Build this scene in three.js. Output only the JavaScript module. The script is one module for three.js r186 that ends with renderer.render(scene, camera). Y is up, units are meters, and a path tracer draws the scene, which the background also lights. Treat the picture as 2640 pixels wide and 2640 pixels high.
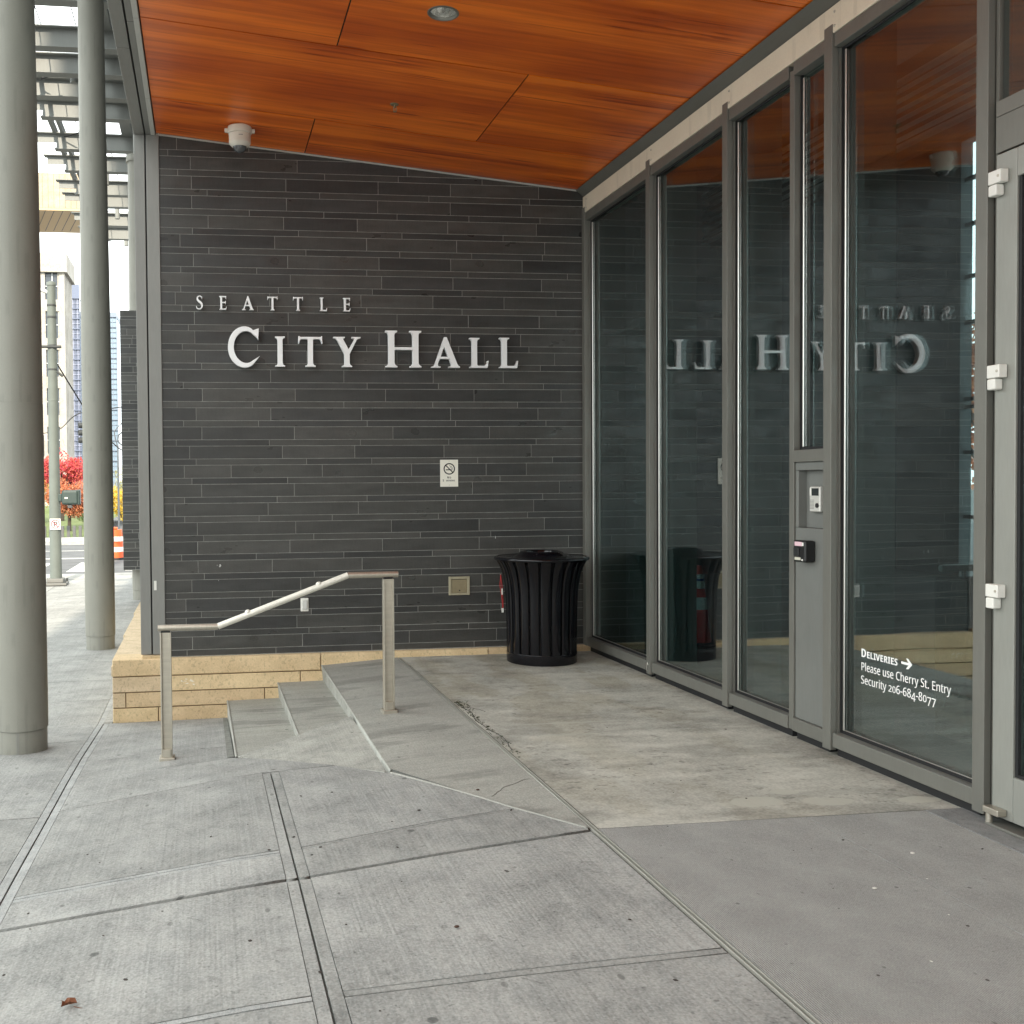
import * as THREE from 'three';
import { mergeGeometries } from 'three/addons/utils/BufferGeometryUtils.js';
import { FontLoader } from 'three/addons/loaders/FontLoader.js';
import { TextGeometry } from 'three/addons/geometries/TextGeometry.js';
import { RoundedBoxGeometry } from 'three/addons/geometries/RoundedBoxGeometry.js';

// ---------------------------------------------------------------- camera, sky, sun, exposure
const scene = new THREE.Scene();
const camera = new THREE.PerspectiveCamera(2 * Math.atan(1320 / 2612.5) * 180 / Math.PI, 4 / 3, 0.05, 900);
camera.setViewOffset(3520, 2640, 880, 0, 2640, 2640);          // the photograph is the right part of a wider frame
camera.position.set(-3.4235, 1.5, 8.7438);
camera.rotation.set(-0.0256, -0.1344, -0.0096, 'YXZ');
camera.updateProjectionMatrix();

const SUN = new THREE.Vector3(-0.075, 0.64, 1).normalize();    // low autumn sun from behind the camera
{
  const w = 256, h = 128, d = new Float32Array(w * h * 4);
  for (let j = 0; j < h; j++) for (let i = 0; i < w; i++) {
    const el = (j + 0.5) / h * Math.PI - Math.PI / 2, az = ((i + 0.5) / w * 2 - 1) * Math.PI;
    const v = new THREE.Vector3(Math.cos(el) * Math.cos(az), Math.sin(el), Math.cos(el) * Math.sin(az));
    const g = Math.max(0, v.dot(SUN)), up = Math.max(0, v.y);
    const b = 1.02 - 0.2 * up + 0.5 * Math.pow(g, 14);
    const k = (j * w + i) * 4;
    d[k] = b * 0.945; d[k + 1] = b * 1.0; d[k + 2] = b * 0.985; d[k + 3] = 1;
  }
  const t = new THREE.DataTexture(d, w, h, THREE.RGBAFormat, THREE.FloatType);
  t.mapping = THREE.EquirectangularReflectionMapping; t.magFilter = t.minFilter = THREE.LinearFilter; t.needsUpdate = true;
  scene.background = t; scene.environment = t;
}
const sun = new THREE.DirectionalLight(0xfff1dc, 2.0);
sun.position.copy(SUN).multiplyScalar(80); sun.target.position.set(-5, 0, -10);
sun.position.add(sun.target.position);
sun.castShadow = true; sun.shadow.mapSize.set(4096, 4096);
Object.assign(sun.shadow.camera, { left: -60, right: 60, top: 60, bottom: -60, near: 1, far: 220 });
scene.add(sun, sun.target);

const renderer = new THREE.WebGLRenderer({ antialias: true });
renderer.toneMapping = THREE.LinearToneMapping;
renderer.toneMappingExposure = 3.65;
renderer.shadowMap.enabled = true;

// ---------------------------------------------------------------- helpers
let seed = 7;
const rnd = () => { seed = (seed + 0x6D2B79F5) | 0; let t = Math.imul(seed ^ (seed >>> 15), 1 | seed); t = (t + Math.imul(t ^ (t >>> 7), 61 | t)) ^ t; return ((t ^ (t >>> 14)) >>> 0) / 4294967296; };
const R = (a, b) => a + (b - a) * rnd();
const clamp = (x, a, b) => Math.min(b, Math.max(a, x));
const lerp = (a, b, t) => a + (b - a) * t;
const sm = (a, b, x) => { const t = clamp((x - a) / (b - a), 0, 1); return t * t * (3 - 2 * t); };
const hash = (x, y, s) => { let h = Math.imul(x, 374761393) ^ Math.imul(y, 668265263) ^ Math.imul(s, 974711); h = Math.imul(h ^ (h >>> 13), 1274126177); return ((h ^ (h >>> 16)) >>> 0) / 4294967296; };
function vnoise(x, y, px, py, s) {                         // value noise, period px by py
  const xi = Math.floor(x), yi = Math.floor(y), fx = x - xi, fy = y - yi, u = fx * fx * (3 - 2 * fx), v = fy * fy * (3 - 2 * fy);
  const X0 = ((xi % px) + px) % px, X1 = (X0 + 1) % px, Y0 = ((yi % py) + py) % py, Y1 = (Y0 + 1) % py;
  return lerp(lerp(hash(X0, Y0, s), hash(X1, Y0, s), u), lerp(hash(X0, Y1, s), hash(X1, Y1, s), u), v);
}
function fbm(u, v, fx, fy, oct, s) {                       // u, v in 0..1, tileable
  let a = 0, w = 0.5, n = 0;
  for (let o = 0; o < oct; o++) { a += w * vnoise(u * fx, v * fy, fx, fy, s + o * 17); n += w; w *= 0.5; fx *= 2; fy *= 2; }
  return a / n;
}
function fbt(u, v, f, oct, s) {                            // the same on a turned lattice, so that no weave shows
  let a = 0, w = 0.5, n = 0;
  for (let o = 0; o < oct; o++) { const x = o % 2 ? 2 * u + v : 2 * u - v, y = o % 2 ? 2 * v - u : 2 * v + u; a += w * vnoise(x * f, y * f, f, f, s + o * 31); n += w; w *= 0.55; f = Math.round(f * 1.9); }
  return a / n;
}
function tex(n, m, f, srgb = true, wrap = true) {           // f(u, v) -> [r, g, b] in 0..1 linear, or a number
  const d = new Uint8Array(n * m * 4);
  const enc = (x) => Math.round(255 * clamp(srgb ? (x <= 0.0031308 ? 12.92 * x : 1.055 * Math.pow(x, 1 / 2.4) - 0.055) : x, 0, 1));
  for (let j = 0; j < m; j++) for (let i = 0; i < n; i++) {
    const c = f((i + 0.5) / n, (j + 0.5) / m), k = (j * n + i) * 4;
    if (typeof c === 'number') d[k] = d[k + 1] = d[k + 2] = enc(c); else { d[k] = enc(c[0]); d[k + 1] = enc(c[1]); d[k + 2] = enc(c[2]); }
    d[k + 3] = 255;
  }
  const t = new THREE.DataTexture(d, n, m, THREE.RGBAFormat);
  if (srgb) t.colorSpace = THREE.SRGBColorSpace;
  t.magFilter = THREE.LinearFilter; t.minFilter = THREE.LinearMipmapLinearFilter; t.generateMipmaps = true; t.anisotropy = 8;
  if (wrap) t.wrapS = t.wrapT = THREE.RepeatWrapping;
  t.needsUpdate = true;
  return t;
}
const rep = (t, x, y) => { const c = t.clone(); c.repeat.set(x, y); c.needsUpdate = true; return c; };
const lin = (r, g, b) => new THREE.Color().setRGB(r, g, b);
const mat = (r, g, b, rough = 0.7, o = {}) => new THREE.MeshStandardMaterial({ color: lin(r, g, b), roughness: rough, ...o });
const phys = (r, g, b, rough, o = {}) => new THREE.MeshPhysicalMaterial({ color: lin(r, g, b), roughness: rough, ...o });

const used = {};
const numbered = (n) => { const k = used[n] = (used[n] ?? -1) + 1; return k ? `${n}_${String(k).padStart(3, '0')}` : n; };
function mesh(name, g, m, parent) { const o = new THREE.Mesh(g, m); o.name = parent ? name : numbered(name); o.castShadow = o.receiveShadow = true; (parent ?? scene).add(o); return o; }
function thing(name, label, category, at = [0, 0, 0], group) {
  const o = new THREE.Group(); o.name = numbered(name); o.position.set(...at); o.userData = { label, category };
  if (group) o.userData.group = group;
  scene.add(o); return o;
}
function tag(o, label, category, group) { o.userData = { ...o.userData, label, category }; if (group) o.userData.group = group; return o; }
function struct(name, label, category) { const o = thing(name, label, category); o.userData.kind = 'structure'; return o; }
// box from corner to corner, uv in metres
function box(x0, x1, y0, y1, z0, z1) { const g = new THREE.BoxGeometry(x1 - x0, y1 - y0, z1 - z0); g.translate((x0 + x1) / 2, (y0 + y1) / 2, (z0 + z1) / 2); return uvm(g); }
function uvm(g, ox = 0, oy = 0) {                           // box-projected uv in metres
  const p = g.attributes.position, n = g.attributes.normal, uv = new Float32Array(p.count * 2);
  for (let i = 0; i < p.count; i++) {
    const ax = Math.abs(n.getX(i)), ay = Math.abs(n.getY(i)), az = Math.abs(n.getZ(i));
    let u, v;
    if (ay >= ax && ay >= az) { u = p.getX(i); v = p.getZ(i); } else if (ax >= az) { u = p.getZ(i); v = p.getY(i); } else { u = p.getX(i); v = p.getY(i); }
    uv[2 * i] = u + ox; uv[2 * i + 1] = v + oy;
  }
  g.setAttribute('uv', new THREE.BufferAttribute(uv, 2)); return g;
}
const merge = (...a) => mergeGeometries(a.flat().map((g) => (g.index ? g.toNonIndexed() : g)));   // one part out of several shapes
function rbox(x0, x1, y0, y1, z0, z1, r = 0.004) { const g = new RoundedBoxGeometry(x1 - x0, y1 - y0, z1 - z0, 1, Math.min(r, (x1 - x0) / 2.01, (y1 - y0) / 2.01, (z1 - z0) / 2.01)); g.translate((x0 + x1) / 2, (y0 + y1) / 2, (z0 + z1) / 2); return uvm(g); }
function cyl(r0, r1, h, n = 32, at = [0, 0, 0], open = false) { const g = new THREE.CylinderGeometry(r1, r0, h, n, 1, open); g.translate(at[0], at[1] + h / 2, at[2]); return g; }
function tube(pts, r, n = 8, seg) { const c = new THREE.CatmullRomCurve3(pts.map((p) => new THREE.Vector3(...p)), false, 'catmullrom', 0.2); return new THREE.TubeGeometry(c, seg ?? pts.length * 6, r, n); }
function rod(a, b, r0, r1 = r0, n = 8) { const A = new THREE.Vector3(...a), B = new THREE.Vector3(...b), d = B.clone().sub(A); const g = new THREE.CylinderGeometry(r1, r0, d.length(), n); g.applyQuaternion(new THREE.Quaternion().setFromUnitVectors(new THREE.Vector3(0, 1, 0), d.clone().normalize())); g.translate(...A.add(B).multiplyScalar(0.5).toArray()); return g; }
function lathe(pts, n = 48, at = [0, 0, 0]) { const g = new THREE.LatheGeometry(pts.map((p) => new THREE.Vector2(...p)), n); g.translate(...at); return g; }
function poly(pts, tris) {                                  // faceted polygon mesh from points and triangle list
  const v = []; for (const t of tris) for (const i of t) v.push(...pts[i]);
  const g = new THREE.BufferGeometry(); g.setAttribute('position', new THREE.Float32BufferAttribute(v, 3)); g.computeVertexNormals(); return uvm(g);
}

// ---------------------------------------------------------------- materials
const T = {};
const GUM = Array.from({ length: 16 }, (_, i) => [hash(i, 1, 900), hash(i, 2, 900), lerp(0.003, 0.009, hash(i, 3, 900)), lerp(0.25, 0.55, hash(i, 4, 900)), lerp(0.6, 1.6, hash(i, 5, 900))]);
function gum(u, v) { let a = 0; for (const [x, y, q, d, e] of GUM) { let dx = Math.abs(u - x), dy = Math.abs(v - y); if (dx > 0.5) dx = 1 - dx; if (dy > 0.5) dy = 1 - dy; if (dx < 0.02 && dy < 0.02) { const m = Math.hypot(dx * e, dy / e) / q; if (m < 1.1) a = Math.max(a, d * sm(1.1, 0.75, m)); } } return a; }
T.concrete = tex(1024, 1024, (u, v) => {
  const a = fbt(u, v, 2, 5, 3), m = fbt(u, v, 9, 4, 8), c = fbt(u, v, 130, 3, 21), s = fbm(u + 0.01 * a, v, 230, 4, 3, 33), sp = fbt(u, v, 60, 2, 41), st = sm(0.70, 0.80, fbt(u, v, 14, 3, 45));
  let k = 0.79 + 0.42 * (a - 0.5) + 0.26 * (m - 0.5) + 0.55 * (c - 0.5) + 0.2 * (s - 0.5);
  k *= (1 - 0.34 * sm(0.80, 0.86, sp) - 0.14 * st) * (1 - gum(u, v)); if (hash(Math.floor(u * 700), Math.floor(v * 700), 5) > 0.9985) k *= 0.5;
  const w = 0.02 * (m - 0.5);
  return [k * (1 + w), k, k * (0.99 - w)];
});
T.concreteBump = tex(1024, 1024, (u, v) => 0.5 + 0.55 * (fbt(u, v, 140, 3, 50) - 0.5) + 0.6 * (fbm(u, v, 230, 4, 3, 61) - 0.5), false);
T.worn = tex(1024, 1024, (u, v) => {                        // foot-worn concrete with streaks and dark smears along x
  const a = fbt(u, v, 2, 5, 63), s = fbm(u, v, 5, 26, 5, 65), s2 = fbm(u, v, 9, 70, 3, 67), c = fbt(u, v, 140, 3, 69), d = sm(0.58, 0.74, fbm(u, v, 4, 17, 4, 70));
  const k = (0.82 + 0.34 * (a - 0.5) + 0.16 * (s - 0.5) + 0.1 * (s2 - 0.5) + 0.5 * (c - 0.5)) * (1 - 0.26 * d) * (1 - gum(u, v));
  return [k, k * 0.998, k * 0.975];
});
T.slate = tex(1024, 512, (u, v) => { const a = fbm(u, v, 6, 12, 4, 71), b = fbm(u, v, 160, 8, 3, 77), c = fbm(u, v, 256, 256, 2, 79); const k = 0.8 + 0.5 * (a - 0.5) + 0.16 * (b - 0.5) + 0.3 * (c - 0.5); return [k, k * 1.0, k * 0.985]; });
T.slateRough = tex(512, 512, (u, v) => clamp(0.42 + 0.5 * (fbm(u, v, 5, 9, 4, 81) - 0.5), 0.22, 0.95), false);
T.slateBump = tex(512, 512, (u, v) => fbm(u, v, 40, 90, 3, 83), false);
T.stone = tex(512, 512, (u, v) => { const a = fbm(u, v, 5, 9, 5, 91), c = fbm(u, v, 90, 90, 3, 95), p = sm(0.66, 0.74, fbm(u, v, 60, 40, 2, 97)); const k = 0.84 + 0.34 * (a - 0.5) + 0.2 * (c - 0.5) - 0.16 * p; return [k, k * (0.985 + 0.04 * (a - 0.5)), k * (0.96 + 0.12 * (a - 0.5))]; });
T.wood = tex(1024, 1024, (u, v) => {
  const w = v + 0.012 * (fbm(u, v, 2, 6, 3, 101) - 0.5);
  const g1 = fbm(u, w, 2, 60, 4, 103), g2 = fbm(u, w, 3, 220, 2, 107), fig = fbm(u, w, 2, 13, 4, 109), fleck = sm(0.63, 0.78, fbm(u, w, 4, 80, 2, 113)) * sm(0.45, 0.7, fbm(u, v, 3, 9, 2, 117));
  let k = 0.83 + 0.32 * (g1 - 0.5) + 0.14 * (g2 - 0.5) + 0.85 * (fig - 0.5) + 0.22 * (fbt(u, v, 2, 3, 119) - 0.5);
  k *= 1 - 0.55 * fleck; k = clamp(k, 0.16, 1.1);
  return [0.86 * Math.pow(k, 1.0), 0.185 * Math.pow(k, 1.6), 0.013 * Math.pow(k, 1.7)];
});
T.asphalt = tex(512, 512, (u, v) => 0.8 + 0.5 * (fbm(u, v, 5, 5, 4, 121) - 0.5) + 0.5 * (fbm(u, v, 200, 200, 2, 123) - 0.5));
T.paint = tex(512, 512, (u, v) => { const d = sm(0.66, 0.78, fbm(u, v, 30, 3, 4, 137)), k = (0.93 + 0.16 * (fbm(u, v, 6, 3, 4, 131) - 0.5) + 0.08 * (fbt(u, v, 90, 2, 133) - 0.5)) * (1 - 0.1 * d); return [k, k, k * 0.99]; });
T.metal = tex(512, 512, (u, v) => { const k = 0.9 + 0.14 * (fbm(u, v, 8, 3, 4, 141) - 0.5) + 0.08 * (fbm(u, v, 160, 20, 2, 143) - 0.5); return [k, k, k]; });
T.metalRough = tex(512, 512, (u, v) => 0.42 + 0.3 * (fbm(u, v, 9, 5, 4, 151) - 0.5), false);
T.mat = tex(1024, 1024, (u, v) => { const rib = 0.5 + 0.5 * Math.cos(u * Math.PI * 2 * 116), a = fbt(u, v, 2, 4, 161), c = fbt(u, v, 150, 2, 163), m = fbt(u, v, 8, 4, 165); const k = (0.72 + 0.14 * rib + 0.3 * (a - 0.5) + 0.1 * (m - 0.5) + 0.5 * (c - 0.5)) * (1 - gum(u, v)); return [k, k, k * 0.995]; });
T.matBump = tex(1024, 256, (u, v) => 0.5 + 0.5 * Math.cos(u * Math.PI * 2 * 64), false);
T.steel = tex(512, 512, (u, v) => { const k = 0.86 + 0.2 * (fbm(u, v, 4, 40, 4, 171) - 0.5) + 0.16 * (fbm(u, v, 10, 6, 3, 173) - 0.5); return [k, k * 0.985, k * 0.95]; });
// stained landing slab, 1.70 m by 4.56 m, uv 0..1
T.landing = tex(768, 2048, (u, v) => {
  const x = -1.75 + u * 1.7, z = v * 4.56;
  const n1 = fbm(u, v, 4, 11, 5, 201), n2 = fbm(u, v, 7, 9, 5, 207), str = fbm(u, v, 7, 46, 4, 211), f = fbm(u, v, 200, 520, 2, 217), sp = fbm(u, v, 46, 130, 3, 223);
  let k = 0.74 + 0.42 * (n1 - 0.5) + 0.4 * (str - 0.5) + 0.34 * (f - 0.5) + 0.2 * (sp - 0.5);
  const brown = sm(0.47, 0.66, n2) * (0.5 + 0.5 * sm(3.9, 1.2, z));
  k *= 1 - 0.16 * brown;
  let c = [k * (1 + 0.01 * brown), k * (0.99 - 0.02 * brown), k * (0.955 - 0.08 * brown)];
  const dark = sm(0.66, 0.80, fbm(u, v, 40, 190, 3, 233)) * sm(0.5, 0.66, fbm(u, v, 6, 14, 3, 229)); c = c.map((q) => q * (1 - 0.4 * dark));
  const smear = sm(0.56, 0.74, fbm(u, v, 5, 30, 5, 235)); c = c.map((q) => q * (1 - 0.2 * smear));
  for (const [px, pz, rx, rz, s] of [[-0.95, 4.33, 0.15, 0.07, 1], [-0.63, 4.38, 0.13, 0.06, 2], [-0.2, 4.42, 0.11, 0.05, 3], [-0.72, 4.2, 0.07, 0.04, 4], [-1.18, 2.66, 0.42, 0.02, 5], [-1.3, 2.95, 0.22, 0.025, 6], [-1.32, 3.3, 0.2, 0.03, 7]]) {
    const q = ((x - px) / rx) ** 2 + ((z - pz) / rz) ** 2 + 1.6 * (fbm(u, v, 22, 60, 3, 240 + s) - 0.5);
    const a = sm(1.05, 0.85, q) * (s > 4 ? 0.5 : 0.85); c = [lerp(c[0], 0.84, a), lerp(c[1], 0.84, a), lerp(c[2], 0.79, a)];
  }
  return c;
}, true, false);
const M = {};
const bumpTex = rep(T.concreteBump, 0.5, 0.5);
M.sidewalk = [0, 1, 2].map((i) => mat([0.348, 0.325, 0.368][i], [0.348, 0.325, 0.368][i], [0.335, 0.312, 0.355][i], 0.86, { map: rep(T.concrete, 0.5, 0.5), bumpMap: bumpTex, bumpScale: 0.0016 }));
M.band = mat(0.40, 0.405, 0.40, 0.75, { map: rep(T.concrete, 1.1, 1.1), bumpMap: rep(T.concreteBump, 1, 1), bumpScale: 0.0006 });
M.groove = mat(0.10, 0.098, 0.09, 0.95);
M.step = mat(0.40, 0.395, 0.36, 0.85, { map: rep(T.worn, 0.6, 0.6), bumpMap: bumpTex, bumpScale: 0.0012 });
M.stepLight = mat(0.40, 0.395, 0.36, 0.85, { map: rep(T.concrete, 0.8, 0.8), bumpMap: bumpTex, bumpScale: 0.001 });
M.sealant = mat(0.22, 0.22, 0.2, 0.9, { map: rep(T.concrete, 3, 3) });
M.landing = mat(0.555, 0.55, 0.505, 0.8, { map: T.landing, bumpMap: bumpTex, bumpScale: 0.0008 });
M.landingEdge = mat(0.385, 0.38, 0.35, 0.82, { map: rep(T.worn, 0.6, 0.6), bumpMap: bumpTex, bumpScale: 0.001 });
M.mat = mat(0.415, 0.412, 0.395, 0.92, { map: rep(T.mat, 1.1, 1.1), bumpMap: rep(T.matBump, 2, 2), bumpScale: 0.0022 });
M.matSmooth = mat(0.27, 0.275, 0.275, 0.85, { map: rep(T.concrete, 1.3, 1.3), bumpMap: bumpTex, bumpScale: 0.0008 });
M.slate = [[0.058, 0.057, 0.054], [0.047, 0.047, 0.046], [0.072, 0.070, 0.066], [0.052, 0.052, 0.052], [0.038, 0.038, 0.038], [0.064, 0.063, 0.059]].map((c) => mat(...c, 1, { map: rep(T.slate, 0.9, 1.6), roughnessMap: T.slateRough, bumpMap: rep(T.slateBump, 1.5, 1.5), bumpScale: 0.0007 }));
M.mortar = mat(0.32, 0.32, 0.30, 0.7, { map: rep(T.concrete, 2, 2) });
M.stone = [[0.76, 0.58, 0.355], [0.70, 0.53, 0.33], [0.80, 0.62, 0.38], [0.70, 0.55, 0.37]].map((c) => mat(...c, 0.85, { map: rep(T.stone, 1.3, 1.3), bumpMap: rep(T.slateBump, 2, 2), bumpScale: 0.0008 }));
M.stoneJoint = mat(0.16, 0.11, 0.06, 0.95);
M.wood = phys(1, 1, 1, 0.4, { map: rep(T.wood, 0.55, 0.55), clearcoat: 0.15, clearcoatRoughness: 0.3 });
M.dark = mat(0.02, 0.02, 0.022, 0.9);
M.gasket = mat(0.008, 0.008, 0.009, 0.6);
M.frame = mat(0.18, 0.178, 0.158, 1, { map: rep(T.metal, 0.8, 0.8), roughnessMap: T.metalRough, metalness: 0.25 });
M.panel = mat(0.20, 0.205, 0.192, 1, { map: rep(T.metal, 0.9, 0.9), roughnessMap: T.metalRough, metalness: 0.2 });
M.doorPaint = mat(0.30, 0.303, 0.275, 1, { map: rep(T.metal, 0.9, 0.9), roughnessMap: T.metalRough, metalness: 0.2 });
M.header = mat(0.78, 0.70, 0.56, 0.6, { map: rep(T.paint, 0.8, 0.8) });
M.fascia = mat(0.27, 0.27, 0.255, 0.5, { map: rep(T.metal, 0.7, 0.7), metalness: 0.3 });
M.fasciaEdge = mat(0.5, 0.5, 0.47, 0.5);
M.column = mat(0.245, 0.24, 0.208, 0.55, { map: rep(T.paint, 1, 1) });
M.beam = mat(0.24, 0.25, 0.238, 0.6, { map: rep(T.metal, 0.5, 0.5) });
M.bead = mat(0.72, 0.70, 0.66, 0.28, { metalness: 0.9 });
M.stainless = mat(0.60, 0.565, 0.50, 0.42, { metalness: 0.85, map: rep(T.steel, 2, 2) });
M.railPale = mat(0.80, 0.78, 0.72, 0.42, { metalness: 0.2, map: rep(T.steel, 2, 2) });  // paler, less metallic tone for the sloping rail and its stops
M.letter = mat(0.93, 0.94, 0.95, 0.3, { metalness: 0.08 });
M.white = mat(0.78, 0.77, 0.72, 0.5);
M.hinge = mat(0.74, 0.73, 0.68, 0.4);
M.blackGloss = phys(0.003, 0.003, 0.005, 0.1, { specularIntensity: 0.9 });
M.blackMatte = mat(0.012, 0.012, 0.013, 0.7);
M.plastic = mat(0.01, 0.01, 0.011, 0.35);
T.wave = tex(256, 256, (u, v) => fbt(u, v, 2, 2, 301), false);
M.pane = phys(0.83, 0.905, 0.91, 0, { transmission: 1, thickness: 0, ior: 2.1, bumpMap: rep(T.wave, 0.4, 0.4), bumpScale: 0.0013 });
M.vinyl = mat(0.86, 0.86, 0.84, 0.6);
M.brass = mat(0.36, 0.30, 0.19, 0.5, { metalness: 0.5, map: rep(T.steel, 6, 6) });
M.brassLight = mat(0.50, 0.46, 0.34, 0.5, { metalness: 0.4, map: rep(T.steel, 6, 6) });

// ---------------------------------------------------------------- ground heights (the pavement twists down to the street)
const GX = [-60, -9, -6.5, -4.28, -3.24, -3.06, -2.45, -1.76, 20], GZ = [-60, -16, -4.5, 0.07, 1.6, 2.31, 3.0, 3.31, 4.0, 4.57, 4.75, 5.9, 9, 40];
const GH = [
  [-.56, -.55, -.58, -.52, -.42, -.38, -.35, -.34, -.31, -.29, -.28, -.25, -.22, -.22],
  [-.56, -.55, -.58, -.52, -.42, -.38, -.35, -.34, -.31, -.29, -.28, -.25, -.22, -.22],
  [-.55, -.54, -.57, -.51, -.41, -.37, -.34, -.33, -.30, -.28, -.27, -.24, -.21, -.21],
  [-.54, -.53, -.545, -.48, -.36, -.32, -.29, -.275, -.24, -.215, -.205, -.17, -.15, -.15],
  [-.54, -.53, -.54, -.47, -.30, -.215, -.135, -.125, -.105, -.085, -.08, -.055, -.04, -.04],
  [-.54, -.53, -.54, -.47, -.29, -.195, -.118, -.11, -.09, -.072, -.065, -.045, -.035, -.035],
  [-.54, -.53, -.54, -.46, -.25, -.17, -.09, -.068, -.04, -.03, -.028, -.02, -.015, -.015],
  [-.54, -.53, -.54, -.45, -.2, -.1, -.04, -.03, -.01, 0, 0, 0, 0, 0],
  [-.54, -.53, -.54, -.45, -.2, -.1, -.04, -.03, -.01, 0, 0, 0, 0, 0]];
function ground(x, z) {
  let i = 0, j = 0; while (i < GX.length - 2 && x > GX[i + 1]) i++; while (j < GZ.length - 2 && z > GZ[j + 1]) j++;
  const u = clamp((x - GX[i]) / (GX[i + 1] - GX[i]), 0, 1), v = clamp((z - GZ[j]) / (GZ[j + 1] - GZ[j]), 0, 1);
  return lerp(lerp(GH[i][j], GH[i + 1][j], u), lerp(GH[i][j + 1], GH[i + 1][j + 1], u), v);
}
const CURVE = [[0, -3.262], [2.31, -3.262], [3.31, -2.45], [3.36, -2.42], [3.69, -2.245], [4.14, -2.02], [4.555, -1.775], [60, -1.775]];
function edgeX(z) { let i = 0; while (i < CURVE.length - 2 && z > CURVE[i + 1][0]) i++; const a = CURVE[i], b = CURVE[i + 1]; return lerp(a[1], b[1], clamp((z - a[0]) / (b[0] - a[0]), 0, 1)); }
// a slab between z0..z1 whose sides are functions of z; skirted so that it has thickness
function slab(xl, xr, z0, z1, m, parent, name = 'slab', drop = 0, nz = 0, nx = 0) {
  const L = typeof xl === 'function' ? xl : () => xl, Rr = typeof xr === 'function' ? xr : () => xr, Z0 = typeof z0 === 'function' ? z0 : () => z0, Z1 = typeof z1 === 'function' ? z1 : () => z1;
  const zm = (Z0(-3) + Z1(-3)) / 2;
  nz ||= Math.max(2, Math.ceil((Z1(-3) - Z0(-3)) / 0.12)); nx ||= Math.max(2, Math.ceil((Rr(zm) - L(zm)) / 0.2));
  if (nz > 60) nz = 60; if (nx > 40) nx = 40;
  const pos = [], uv = [], idx = [], W = nx + 1;
  const ox = R(0, 2), oy = R(0, 2);
  for (let j = 0; j <= nz; j++) for (let i = 0; i <= nx; i++) {
    let z = lerp(Z0(-3), Z1(-3), j / nz); const x = lerp(L(z), Rr(z), i / nx); z = lerp(Z0(x), Z1(x), j / nz);
    pos.push(x, ground(x, z) - drop, z); uv.push(x + ox, z + oy);
  }
  for (let j = 0; j < nz; j++) for (let i = 0; i < nx; i++) { const a = j * W + i; idx.push(a, a + W, a + 1, a + 1, a + W, a + W + 1); }
  const ring = []; for (let i = 0; i <= nx; i++) ring.push(i); for (let j = 1; j <= nz; j++) ring.push(j * W + nx); for (let i = nx - 1; i >= 0; i--) ring.push(nz * W + i); for (let j = nz - 1; j >= 0; j--) ring.push(j * W);
  const base = pos.length / 3;
  for (const r of ring) { pos.push(pos[3 * r], pos[3 * r + 1], pos[3 * r + 2], pos[3 * r], pos[3 * r + 1] - 0.05, pos[3 * r + 2]); uv.push(uv[2 * r], uv[2 * r + 1], uv[2 * r] + 0.05, uv[2 * r + 1] + 0.05); }
  for (let k = 0; k < ring.length - 1; k++) { const a = base + 2 * k, b = a + 2; idx.push(a, b, a + 1, a + 1, b, b + 1); }
  const g = new THREE.BufferGeometry(); g.setAttribute('position', new THREE.Float32BufferAttribute(pos, 3)); g.setAttribute('uv', new THREE.Float32BufferAttribute(uv, 2)); g.setIndex(idx); g.computeVertexNormals();
  return mesh(name, g, m, parent);
}

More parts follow.
